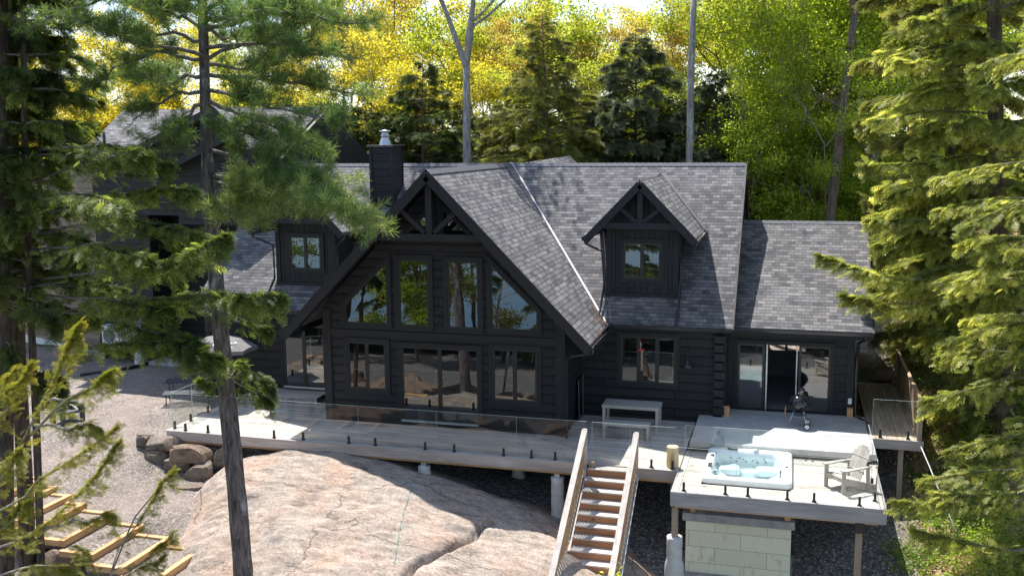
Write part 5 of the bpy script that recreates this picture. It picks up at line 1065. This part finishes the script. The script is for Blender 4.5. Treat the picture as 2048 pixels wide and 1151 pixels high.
spec = [ # proto, px, Y, scale, zscale, material, bark, label
 (hB, 960, 21, .72, 1, 'spruce_blue', None, 'low dark evergreen just right of the V-forked maple bole'), (hA, 1425, 21, .80, 1.05, 'spruce_blue', None, 'dark hemlock right of the straight grey trunk'),
 (hA, 1350, 27, .75, 1, 'hemlock_dark', None, 'dark hemlock half hidden behind the broad blue-green one'), (hC, 1180, 23, .8, .85, 'hemlock_olive', None, 'olive hemlock between the airy one and the broad blue-green one'),
 (hB, 745, 22, .85, 1, 'hemlock_dark', None, 'dark hemlock directly above the chimney flue'), (hA, 1500, 26, .62, 1, 'hemlock_dark', None, 'small dark hemlock left of the pale beech stem'), (hC, 905, 24, .78, .95, 'hemlock_dark', None, 'dark hemlock immediately left of the V-forked maple bole'),
 (hA, 1025, 25, .7, .95, 'hemlock_olive', None, 'olive evergreen left of the airy hemlock'), (hB, 1460, 20, .55, 1, 'hemlock_dark', None, 'small evergreen by the right end of the main ridge'),
 (hC, 690, 21, .78, .95, 'hemlock_olive', None, 'olive hemlock left of the chimney above the left dormer roof'), (hA, 800, 25, .82, 1, 'hemlock_dark', None, 'dark hemlock behind the chimney'), (hC, 1050, 22, .85, 1, 'hemlock_olive', None, 'second olive evergreen left of the airy hemlock'),
 (hB, 1215, 20, .62, 1, 'hemlock_olive', None, 'low olive evergreen at the left foot of the broad hemlock'), (hC, 1330, 22, .72, 1, 'spruce_blue', None, 'blue-green evergreen left of the straight grey trunk'), (hB, 1405, 21, .6, 1, 'hemlock_olive', None, 'low olive evergreen right of the straight grey trunk'), (hA, 1480, 22, .55, 1, 'hemlock_dark', None, 'little dark fir behind the right end of the ridge'),
 (pB, 800, 30, .95, 1, 'leaf_gold', None, 'yellow maple above the dark hemlock right of the chimney'), (pB, 1190, 33, 1.0, .95, 'leaf_lime', None, 'lime maple left of the tip of the broad hemlock'),
 (pC, 1110, 36, 1.02, 1, 'leaf_orange', None, 'orange-tinged oak on the skyline above the olive hemlock'), (pC, 1330, 34, .85, 1, 'leaf_orange', None, 'orange-leaved oak right of the tip of the broad hemlock'),
 (pB, 1420, 32, .82, 1, 'leaf_lime', None, 'lime maple showing between the two straight trunks'), (pC, 1490, 36, 1.05, 1, 'leaf_gold', None, 'gold oak with bare upper limbs near the right of the skyline'),
 (pB, 1640, 28, 1.02, 1, 'leaf_lime', None, 'large lime maple left of the dark trunk behind the sunroom'), (pA, 1600, 21.5, .95, 1, 'leaf_green', None, 'fresh green beech just behind the sunroom ridge'),
 (pA, 1745, 22, 1.05, 1, 'leaf_green', None, 'fresh green beech right of the dark trunk behind the sunroom'), (pB, 1760, 32, 1.1, 1.05, 'leaf_gold', None, 'gold-topped maple above the fresh green beech at the right'),
 (pA, 1500, 20.5, .66, 1, 'leaf_green', None, 'low green beech filling the gap beside the main roof end'), (pA, 1655, 20.5, .6, 1, 'leaf_green', None, 'low bright green sapling right behind the sunroom roof'),
 (pB, 1870, 27, 1.1, 1, 'leaf_lime', None, 'lime maple behind the right-hand hemlocks'), (pA, 1815, 19.5, .8, .9, 'leaf_green', None, 'green beech in the gap right of the sunroom rake'),
 (pC, 600, 33, 1.0, 1, 'leaf_orange', None, 'orange oak behind the pine crown'), (pB, 520, 30, .95, .9, 'leaf_gold', None, 'yellow maple showing right of the pine trunk'), (pB, 420, 33, 1.0, .95, 'leaf_gold', None, 'yellow maple over the guest house ridge'),
 (pB, 300, 31, 1.0, .9, 'leaf_gold', None, 'yellow maple over the left slope of the guest house roof'), (pC, 350, 38, 1.1, 1, 'leaf_gold', None, 'tall gold oak behind the guest house'), (pB, 180, 32, 1.05, .9, 'leaf_gold', None, 'yellow maple at the left end of the guest house roof'),
 (pC, 60, 36, 1.1, 1, 'leaf_gold', None, 'gold oak at the far left of the forest'), (pB, 50, 26, .9, .9, 'leaf_gold', None, 'yellow maple low behind the left hemlocks'), (pC, 200, 27, .62, 1, 'leaf_gold', None, 'small gold oak beside the guest house rake'),
 (pA, 660, 24, .85, .9, 'leaf_lime', None, 'lime beech left of the chimney above the roof'), (pA, 560, 22, .85, .9, 'leaf_gold', None, 'yellow beech behind the pine branch tips'), (pA, 870, 26, .9, .95, 'leaf_gold', None, 'yellow beech between the dark hemlocks and the V-forked maple'),
 (pA, 1240, 24, .8, .9, 'leaf_lime', None, 'lime beech behind the left edge of the broad hemlock'), (pB, 905, 42, 1.1, 1, 'leaf_gold', None, 'distant yellow maple framed by the V-forked limbs'), (pC, 1010, 44, 1.12, 1, 'leaf_gold', None, 'distant gold oak right of the V-forked limbs'),
 (pC, 1260, 43, 1.1, 1, 'leaf_gold', None, 'distant gold oak straight behind the broad hemlock'), (pB, 1560, 40, 1.15, 1, 'leaf_gold', None, 'distant gold maple over the pale beech'), (pC, 1660, 42, 1.2, 1, 'leaf_gold', None, 'distant gold oak left of the dark trunk top'),
 (pC, 760, 45, 1.05, 1, 'leaf_orange', None, 'distant orange oak above the chimney'), (pB, 1390, 47, 1.0, .95, 'leaf_lime', None, 'distant lime maple behind the straight grey trunk'), (pB, 1950, 34, 1.2, 1, 'leaf_lime', None, 'lime maple at the far right behind the hemlock tops'),
]
for pr, px, Y, sc, zs, mt, bk, lb in spec:
    if mt == 'leaf_gold' and px > 640 and rng.random() < .5: mt = 'leaf_lime'; lb = lb.replace('gold', 'lime').replace('yellow', 'pale lime')
    if pr in (pB, pC) and Y >= 30: sc *= rng.uniform(.76, .92)
    copy_tree(pr, pxat(px, Y), R_(), sc, lb, mt, bk, GRC if pr in (hA, hB, hC) else GRP, zs)
# far wood that reads as one mass
vs = []; tt = []
for i in range(46):
    px = rng.uniform(-150, 2200); Y = rng.uniform(52, 78); x = at(px, 330, Y)[0]; h = rng.uniform(6, 10.5)
    n = 2600; c = rng.normal(0, 1, (26, 3))*np.array([3.2, 3.2, h*.26])+np.array([x, Y, h*.52]); ii = rng.integers(0, 26, n); P = c[ii]+rng.normal(0, .95, (n, 3)); P[:, 2] = np.maximum(P[:, 2], .3)
    a, b = scatter(LEAF[0], LEAF[1], P, frames(unit(rng.normal(0, 1, P.shape)), unit(rng.normal(0, .8, P.shape)+UP)), .42*rng.uniform(.6, 1.3, n), .45+rng.normal(0, .12, 26)[ii]+rng.normal(0, .12, n)); vs.append(a); tt.append(b)
tag(link('distant_forest', npmesh('distant_forest', np.concatenate(vs), 4, 'leaf_lime', np.concatenate(tt)), None), kind='stuff')
# low forest-floor shrubs behind and beside the buildings
def cloud(name, pts, n_, spread, size, mat, h=.35, t0=.5):
    P = []
    for (x, y, k) in pts:
        c = rng.normal(0, spread, (k, 2))+np.array([x, y]); P.append(np.column_stack([c, ht(c[:, 0], c[:, 1])+np.abs(rng.normal(0, h, k))+.03]))
    P = np.concatenate(P); cl = np.array([noise.noise(V(p*.8)) for p in P])*.3
    a, b = scatter(LEAF[0], LEAF[1], P, frames(unit(rng.normal(0, 1, P.shape)), unit(rng.normal(0, .6, P.shape)+UP)), size*rng.uniform(.5, 1.4, len(P)), t0+cl+rng.normal(0, .14, len(P)))
    o = link(name, npmesh(name, a, 4, mat, b), None); return tag(o, kind='stuff')
# ------------------------------------------------------------------ the white pine in front
def pxline(pts): return np.array([at(*p) for p in pts])
def resample(P, n): return along(P, np.linspace(0, 1, n))[0]
r = np.random.default_rng(77)
tr = pxline([(489, 1200, -8), (487, 1151, -8), (475, 1000, -8), (455, 800, -8), (432, 560, -8), (420, 400, -8), (413, 300, -8), (405, 0, -8), (400, -300, -8), (398, -700, -8)])
root = empty('white_pine', tuple(tr[1]-np.array([0, 0, .8])), 'tall white pine standing on the bedrock in front of the deck', 'pine tree')
tr[0][2] = tr[1][2]-1.8; m = MB(); tp_ = resample(tr, 60); m.tube(tp_.tolist(), list(np.interp(np.linspace(0, 1, 60), [0, .15, .3, .5, .62, 1], [.24, .215, .20, .155, .13, .055])*(1+r.normal(0, .018, 60))), 16); m.build('trunk', 'pine_bark', root, True)
limbs = [((412, 20), (560, -50, -9)), ((412, 55), (590, 20, -8), (735, 45, -8.6)), ((413, 95), (560, 90, -8.5), (705, 120, -9.4)), ((413, 120), (540, 60, -7), (680, 10, -6.6)), ((414, 150), (560, 165, -7.6), (735, 190, -7.0)), ((415, 180), (540, 205, -9), (690, 250, -10)),
 ((416, 200), (520, 240, -7.5), (640, 300, -7)), ((418, 240), (500, 265, -8.6), (600, 350, -9.6)), ((424, 350), (500, 355, -8.3), (600, 385, -8.8), (770, 452, -9.3)), ((424, 352), (540, 365, -7.6), (700, 370, -7)), ((420, 300), (540, 310, -9), (655, 400, -10)), ((428, 400), (480, 395, -8.4), (560, 430, -8.8)), ((426, 360), (520, 370, -9), (640, 410, -10), (740, 460, -10.6)), ((428, 385), (500, 380, -9), (600, 420, -10)), ((424, 350), (600, 370, -7.4), (690, 420, -7)), ((428, 395), (450, 420, -9), (500, 450, -9.8)),
 ((411, 80), (320, 75, -8.3), (215, 65, -9)), ((412, 118), (310, 105, -8), (170, 175, -8.4)), ((412, 60), (330, 20, -7.6), (230, -30, -7)), ((414, 115), (300, 90, -9), (150, 40, -10)), ((413, 180), (350, 190, -8.4), (265, 240, -8.8)), ((413, 150), (330, 160, -7.4), (230, 150, -6.6)), ((412, 210), (370, 235, -8.6), (330, 290, -9)),
 ((414, 40), (460, 30, -9.5), (520, 20, -11)), ((412, 30), (350, 20, -9.4), (300, 10, -10.6)), ((413, 130), (480, 140, -6.6), (560, 110, -5.2)), ((413, 60), (470, 80, -6.6), (600, 90, -5.4)),
 ((410, -60), (560, -70, -8), (700, -40, -8.5)), ((410, -80), (250, -60, -8), (100, 10, -8.5)), ((410, -40), (300, -40, -9), (60, 60, -10)), ((410, -20), (560, -10, -7), (650, 60, -6))]
wood = MB(); PP, DD, SS, TT = [], [], [], []
for lb in limbs:
    s0 = (lb[0][0], lb[0][1], -8); P = resample(pxline([s0]+list(lb[1:])), 9); P[1:-1] += r.normal(0, .05, (7, 3)); L_ = np.linalg.norm(np.diff(P, axis=0), axis=1).sum()
    wood.tube(P.tolist(), [.045*(1-.85*i/8)+.006 for i in range(9)], 6)
    for j in range(int(5.5*L_)+2):
        t = r.uniform(.22, 1); c, d = along(P, np.array([t])); side = unit(np.cross(UP, d[0]))*(1 if r.random() < .5 else -1); dd = unit(d[0]*.9+side*r.uniform(.3, 1.1)+UP*r.uniform(-.1, .35)); ln = (1.25*(1.15-t)+.25)*r.uniform(.5, 1.1)
        sp_ = curve(c[0], dd, ln, 4, .25, .1, r); wood.tube(sp_.tolist(), [.012, .010, .008, .006, .004], 4, cap=False)
        nt_ = int(ln*15)+4; q, qd = along(sp_, .15+.85*r.random(nt_)); o_ = r.normal(0, .085, (nt_, 3)); PP.append(q+o_); DD.append(unit(qd+o_*5+UP*.25)); SS.append(.155*r.uniform(.75, 1.25, nt_)); TT.append(r.normal(0, .10, nt_)+r.normal(0, .08)+(.22 if lb[0][1] > 330 else 0))  # lower limbs get a lighter tint, their sunlit look painted into the needles
PP = np.concatenate(PP); DD = np.concatenate(DD); SS = np.concatenate(SS); TT = np.concatenate(TT); spin = unit(r.normal(0, 1, PP.shape))
vs, tt = scatter(TUFT[0], TUFT[1], PP, frames(DD, spin), SS, .42+TT); wood.build('limbs', 'limb_bark', root, True); link('crown', npmesh('crown', vs, 4, 'pine_needle', tt), root)

# ------------------------------------------------------------------ hemlocks with surveyed limbs
def hemlock(name, label, trunk, r0, r1, limbs, mat, barkm, dens, size, spray, wide=.9, extra=None, tint0=.42, seed=5, limbr=.03, cat='hemlock tree', lowtrim=False):
    r = np.random.default_rng(seed); T_ = pxline(trunk) if len(trunk[0]) == 3 and trunk[0][0] > -900 else np.array(trunk, float); T_ = resample(T_, 24)
    b = T_[0]; root = empty(name, tuple(b), label, cat); bark = MB(); bark.tube(T_.tolist(), list(np.linspace(r0, r1, 24)), 12); bark.build('trunk', barkm, root, True)
    bk = MB(); acc = []
    for lb in limbs:
        w_ = wide
        if isinstance(lb[-1], float): w_ = lb[-1]; lb = lb[:-1]
        P = resample(pxline(lb), 8); P[1:-1] += r.normal(0, .03, (6, 3)); hem_branch(r, P, dens, size, w_, acc, bk, limbr)
    if extra:
        n_, z0, z1, Lr, az0, az1 = extra
        for k in range(n_):
            z = r.uniform(z0, z1); i = np.argmin(abs(T_[:, 2]-z)); az = r.uniform(az0, az1); L_ = Lr*r.uniform(.55, 1.1)*(1-.35*(z-z0)/(z1-z0)); L_ *= min(1, .45+.55*max(0, z-z0)/3.5) if lowtrim else 1; P = curve(T_[i], (math.cos(az), math.sin(az), .25), L_, 6, -.6, .07, r); hem_branch(r, P, dens, size, L_*.4, acc, bk, limbr)
    bk.build('limbs', 'limb_bark' if barkm != 'pale_twig' else 'pale_twig', root, True); finish(acc, spray, r, 'crown', mat, root, tint0); return root
hemlock('hemlock_tree', 'big olive hemlock on the right edge, its trunk showing between drooping sprays', [(2020, 1250, 3), (2005, 700, 3), (1992, 300, 3), (1985, -300, 3)], .30, .16,
    [((1995, 540, 3), (1900, 560, 1.5), (1780, 560, .2), (1640, 510, -1.2), .45), ((1995, 600, 3), (1900, 600, 1.2), (1800, 620, 0.4), (1690, 590, -.4), .5), ((1995, 330, 3), (1850, 330, 2), (1730, 330, 1)), ((1995, 420, 3), (1850, 440, 1.5), (1740, 440, .8)),
     ((1995, 230, 3), (1860, 220, 2), (1750, 240, 1.2)), ((1995, 130, 3), (1880, 130, 2), (1800, 120, 1.4)), ((1995, 60, 3), (1900, 50, 2), (1830, 40, 1.4))], 'hemlock_sun', 'brown_bark', 42, .30, SPR_NEAR, 1.0, (270, .6, 17.5, 3.6, 1.8, 6.3), seed=51, lowtrim=True)
hemlock('hemlock_tree', 'nearer dark hemlock filling the lower right corner beyond the boardwalk', [(2150, 1500, -3), (2140, 900, -3), (2130, 300, -3), (2120, -100, -3)], .22, .10,
    [((2140, 640, -3), (2020, 640, -3.4), (1890, 690, -3.8)), ((2140, 740, -3), (2010, 760, -3.6), (1850, 800, -4)), ((2140, 850, -3), (2020, 870, -3.4), (1900, 900, -3.8)), ((2140, 960, -3), (2010, 990, -3.8), (1870, 985, -4.4), .6), ((2140, 1010, -3), (2000, 1010, -4), (1790, 1000, -5), .4), ((2130, 520, -3), (2020, 520, -3.6), (1920, 560, -4)),
     ((2140, 1090, -3), (2010, 1100, -4.2), (1830, 1060, -5), .5)], 'hemlock_sun', 'dark_bark', 42, .25, SPR_NEAR, .8, (40, 1.0, 11.5, 3.1, 2.0, 5.4), seed=52)
hemlock('hemlock_tree', 'shaded hemlock behind the big one at the top right corner', [(1905, 700, 8), (1900, 300, 8), (1895, -200, 8)], .2, .1, [((1900, 100, 8), (1830, 90, 7), (1780, 110, 6.5))], 'hemlock_olive', 'dark_bark', 34, .38, SPR_NEAR, 1.0, (150, 1.0, 16, 3.4, 0, 6.28), seed=53)
# left group
hemlock('hemlock_tree', 'dark hemlock at the left edge with a thick bare lower trunk', [(58, 1230, -8), (52, 1000, -8), (40, 780, -8), (25, 400, -8), (20, -100, -8)], .20, .13,
    [((30, 60, -8), (120, 45, -8), (210, 35, -8)), ((25, 150, -8), (120, 150, -7), (210, 170, -6.5)), ((25, 250, -8), (110, 260, -8.4), (190, 300, -9)), ((30, 400, -8), (110, 400, -7), (190, 420, -6)), ((30, 500, -8), (100, 510, -8.6), (170, 530, -9)), ((30, 330, -8), (-60, 330, -9), (-140, 360, -9))], 'hemlock_dark', 'dark_bark', 32, .25, SPR_NEAR, .7, (95, 4.6, 12, 2.0, -1.5, 3.5), seed=61)
hemlock('hemlock_tree', 'hemlock left of the pine whose long limbs cross in front of the guest house', [(92, 1400, -8.9), (72, 830, -8.9), (60, 600, -8.9), (50, 300, -8.9), (45, -100, -8.9)], .09, .06,
    [((66, 470, -8.5), (240, 430, -10), (400, 470, -11.7)), ((66, 430, -8.5), (250, 380, -9.5), (390, 380, -10.9)), ((66, 560, -8.5), (230, 540, -10.5), (330, 530, -12.1), (452, 470, -13.5), .8), ((66, 590, -8.5), (230, 600, -10.5), (340, 620, -12.5)), ((66, 640, -8.5), (250, 600, -9.9), (420, 590, -12), (560, 590, -13), .75), ((66, 360, -8.5), (220, 310, -9.9), (340, 330, -10.7)),
     ((66, 300, -8.5), (200, 290, -10.5), (300, 310, -11.5)), ((66, 500, -8.5), (220, 490, -11.5), (300, 520, -13)), ((66, 690, -8.5), (220, 690, -11), (330, 680, -12.5), (440, 715, -13.5), .22), ((66, 520, -8.5), (260, 500, -7.5), (360, 560, -7)), ((66, 620, -8.5), (240, 640, -10.5), (330, 660, -12), (400, 690, -12.9), .5), ((66, 400, -8.5), (190, 380, -11.5), (250, 420, -13)), ((66, 350, -8.5), (0, 340, -9.5), (-60, 380, -10.5))],
    'hemlock_near', 'dark_bark', 40, .26, SPR_NEAR, .8, (70, 4.4, 12.5, 2.1, -1.6, 4), seed=62, tint0=.36)
hemlock('hemlock_tree', 'slim dark hemlock at the far left beside the tan wall', [(14, 1300, -9), (12, 760, -9), (8, 500, -9), (5, -100, -9)], .18, .1, [((8, 600, -9), (60, 600, -10), (110, 640, -10.6))], 'hemlock_dark', 'dark_bark', 34, .34, SPR_NEAR, .9, (60, 3, 13, 1.7, 0, 6.28), seed=63, tint0=.36)
hemlock('hemlock_sprout', 'short hemlock sprays clustered round the middle of the pine trunk', [(447, 760, -7.7), (440, 690, -7.7), (436, 600, -7.7)], .03, .02,
    [((446, 760, -7.7), (500, 740, -8.2), (545, 770, -8.5), .3), ((440, 700, -7.7), (410, 690, -8.2), (385, 700, -8.4), .3), ((446, 760, -7.7), (430, 770, -8.4), (400, 760, -8.8), .3), ((446, 735, -7.7), (465, 720, -8.5), (490, 730, -9), .35), ((446, 755, -7.7), (500, 780, -8.2), (540, 800, -8.4), .3), ((440, 600, -7.7), (500, 590, -8), (560, 600, -8.2), .35), ((438, 580, -7.7), (390, 580, -8.2), (350, 600, -8.5), .3), ((440, 620, -7.7), (490, 640, -8.3), (540, 660, -8.6), .25)], 'hemlock_near', 'limb_bark', 55, .20, SPR_NEAR, .3, None, tint0=.33, seed=64, limbr=.015, cat='branches')
# sunlit young hemlock close to the viewpoint
Yf = -15.0
hemlock('young_hemlock', 'sunlit yellow-green young hemlock whose limbs reach in at the lower left corner', [(-90, 2300, Yf), (-80, 1500, Yf), (-70, 1000, Yf), (-60, 700, Yf)], .08, .03,
    [((-70, 1080, Yf), (0, 962, Yf), (95, 790, Yf-.2), (135, 700, Yf-.3), (160, 650, Yf-.4), .34), ((60, 870, Yf-.1), (110, 820, Yf-.3), (180, 770, Yf-.5), (225, 740, Yf-.6), .32), ((95, 800, Yf-.2), (170, 790, Yf), (230, 742, Yf+.2), .3), ((70, 850, Yf), (130, 850, Yf-.4), (200, 860, Yf-.8), .3),
     ((-70, 1040, Yf), (20, 1010, Yf+.2), (110, 940, Yf+.3), (230, 855, Yf+.4), .30), ((-70, 1120, Yf), (10, 1090, Yf), (90, 1058, Yf-.1), (150, 1000, Yf-.2), (240, 880, Yf-.3), .36), ((90, 1058, Yf-.1), (160, 1040, Yf-.3), (230, 1030, Yf-.5), .28), ((-70, 960, Yf), (-20, 860, Yf), (20, 800, Yf+.1), (60, 730, Yf+.2), .32), ((-60, 880, Yf), (-10, 800, Yf+.3), (30, 740, Yf+.5), .3),
     ((-70, 1180, Yf), (20, 1140, Yf), (110, 1120, Yf-.2), (160, 1150, Yf-.3), .36), ((-60, 1100, Yf), (0, 1060, Yf-.4), (60, 1000, Yf-.8), .4), ((-60, 1000, Yf), (0, 940, Yf-.6), (40, 900, Yf-.9), .38)], 'hemlock_bright', 'pale_twig', 50, .15, SPR_FINE, .30, None, tint0=.5, seed=71, limbr=.026)
hemlock('hemlock_sapling', 'thin sunlit hemlock leader rising from the bottom edge left of the pine', [(190, 1500, -14.6), (205, 1200, -14.6), (225, 1140, -14.6), (268, 1035, -14.7), (330, 960, -14.8), (358, 935, -14.8)], .022, .006,
    [((215, 1165, -14.6), (255, 1070, -14.7), (300, 1000, -14.8), (350, 940, -14.9), .16), ((225, 1140, -14.6), (290, 1120, -14.8), (350, 1060, -15), .14), ((210, 1180, -14.6), (180, 1120, -14.8), (150, 1090, -15), .2), ((215, 1160, -14.6), (260, 1150, -14.8), (330, 1110, -15), .14)], 'hemlock_bright', 'pale_twig', 50, .13, SPR_FINE, .2, None, tint0=.45, seed=72, limbr=.010)

# ------------------------------------------------------------------ undergrowth
g1 = [(rng.uniform(13.8, 22), rng.uniform(-9, 16), 700) for _ in range(85)]+[(rng.uniform(13.8, 16), rng.uniform(8, 16), 500) for _ in range(10)]+[(13.9+rng.random(), rng.uniform(-4, 1), 350) for _ in range(8)]
cloud('undergrowth', g1, 0, .55, .075, 'weed_green', .16)
g2 = [(rng.uniform(8.6, 12.4), rng.uniform(-6.2, -4.2), 260) for _ in range(12)]+[(12.6+rng.random(), rng.uniform(-2.5, -.5), 250) for _ in range(4)]
cloud('ground_ivy', g2, 0, .25, .07, 'weed_green', .10, .3)
g3 = [(rng.uniform(13.2, 22), rng.uniform(-10, 17), 420) for _ in range(80)]
cloud('leaf_litter', g3, 0, .8, .085, 'dry_leaf', .015, .55)
g4 = [(rng.uniform(-40, 40), rng.uniform(14, 30), 500) for _ in range(70)]
cloud('forest_undergrowth', g4, 0, 1.3, .16, 'leaf_lime', .7, .45)
# scattered dead leaves and needles on deck, rock, patio and gravel
def debris(n_, x0, x1, y0, y1, zf, sz):
    x = rng.uniform(x0, x1, n_); y = rng.uniform(y0, y1, n_); return np.column_stack([x, y, zf(x, y)]), sz*rng.uniform(.5, 1.3, n_)
rockz = lambda x, y: _rk(x, y)+np.array([strata(a_, b_) for a_, b_ in zip(x, y)])+.012
parts_ = [debris(420, -7.6, 7, -2.2, 2.2, lambda x, y: np.full(len(x), ZD+.006), .03), debris(200, 7.4, 11.8, -3.7, -.6, lambda x, y: np.full(len(x), ZD+.006), .03), debris(1500, -6, 7.5, -9, -2.6, rockz, .035), debris(900, -16, -6.5, -8, 5, lambda x, y: ht(x, y)+.03, .045), debris(150, 7.4, 12, -.4, 3, lambda x, y: np.full(len(x), ZP+.006), .03)]
P = np.concatenate([a_[0] for a_ in parts_]); S_ = np.concatenate([a_[1] for a_ in parts_]); keepd = ~((P[:, 0] > 7.8) & (P[:, 0] < 10) & (P[:, 1] > -3.1) & (P[:, 1] < -.4)); P = P[keepd]; S_ = S_[keepd]
D_ = rng.normal(0, 1, P.shape); D_[:, 2] = 0; a, b = scatter(LEAF[0], LEAF[1], P, frames(unit(D_), UP+rng.normal(0, .12, P.shape)), S_, rng.random(len(P))*.7); tag(link('scattered_leaves', npmesh('scattered_leaves', a, 4, 'dry_leaf', b), None), kind='stuff')
# sapling beside the stairs
sp0 = (6.42, -6.4, htf(6.42, -6.4)); sg = empty('maple_sapling', sp0, 'small bright green sapling growing beside the foot of the stairs', 'sapling')
r = np.random.default_rng(8); P = curve(sp0, (0, 0, 1), 2.1, 8, 0, .04, r); m = MB(); m.tube(P.tolist(), np.linspace(.018, .006, 9).tolist(), 6); m.build('trunk', 'pale_twig', sg, True)
c, _ = along(P, r.uniform(.25, 1, 420)); c = c+r.normal(0, .13, c.shape); a, b = scatter(LEAF[0], LEAF[1], c, frames(unit(r.normal(0, 1, c.shape)), unit(r.normal(0, .6, c.shape)+UP)), .10*r.uniform(.6, 1.3, len(c)), .75+r.normal(0, .15, len(c))); link('crown', npmesh('crown', a, 4, 'leaf_green', b), sg)
# far shore trees behind the viewpoint (mirrored in the windows)
for i, (x, y) in enumerate([(-34, -44), (-26, -40), (-19, -46), (-12, -41), (-5, -45), (3, -42), (12, -46), (20, -41), (-42, -38), (-16, -38), (-2, -38), (28, -44)]):
    pr = [hA, pB, hB, pC][i % 4]; z = htf(x, y)
    copy_tree(pr, (x, y, z), R_(), .95, ['hemlock', 'green maple', 'dark hemlock', 'oak'][i % 4]+' on the lakeshore, seen only mirrored in the cottage windows', ['hemlock_near', 'leaf_green', 'hemlock_olive', 'leaf_gold'][i % 4], None, 'shore trees mirrored in the windows')
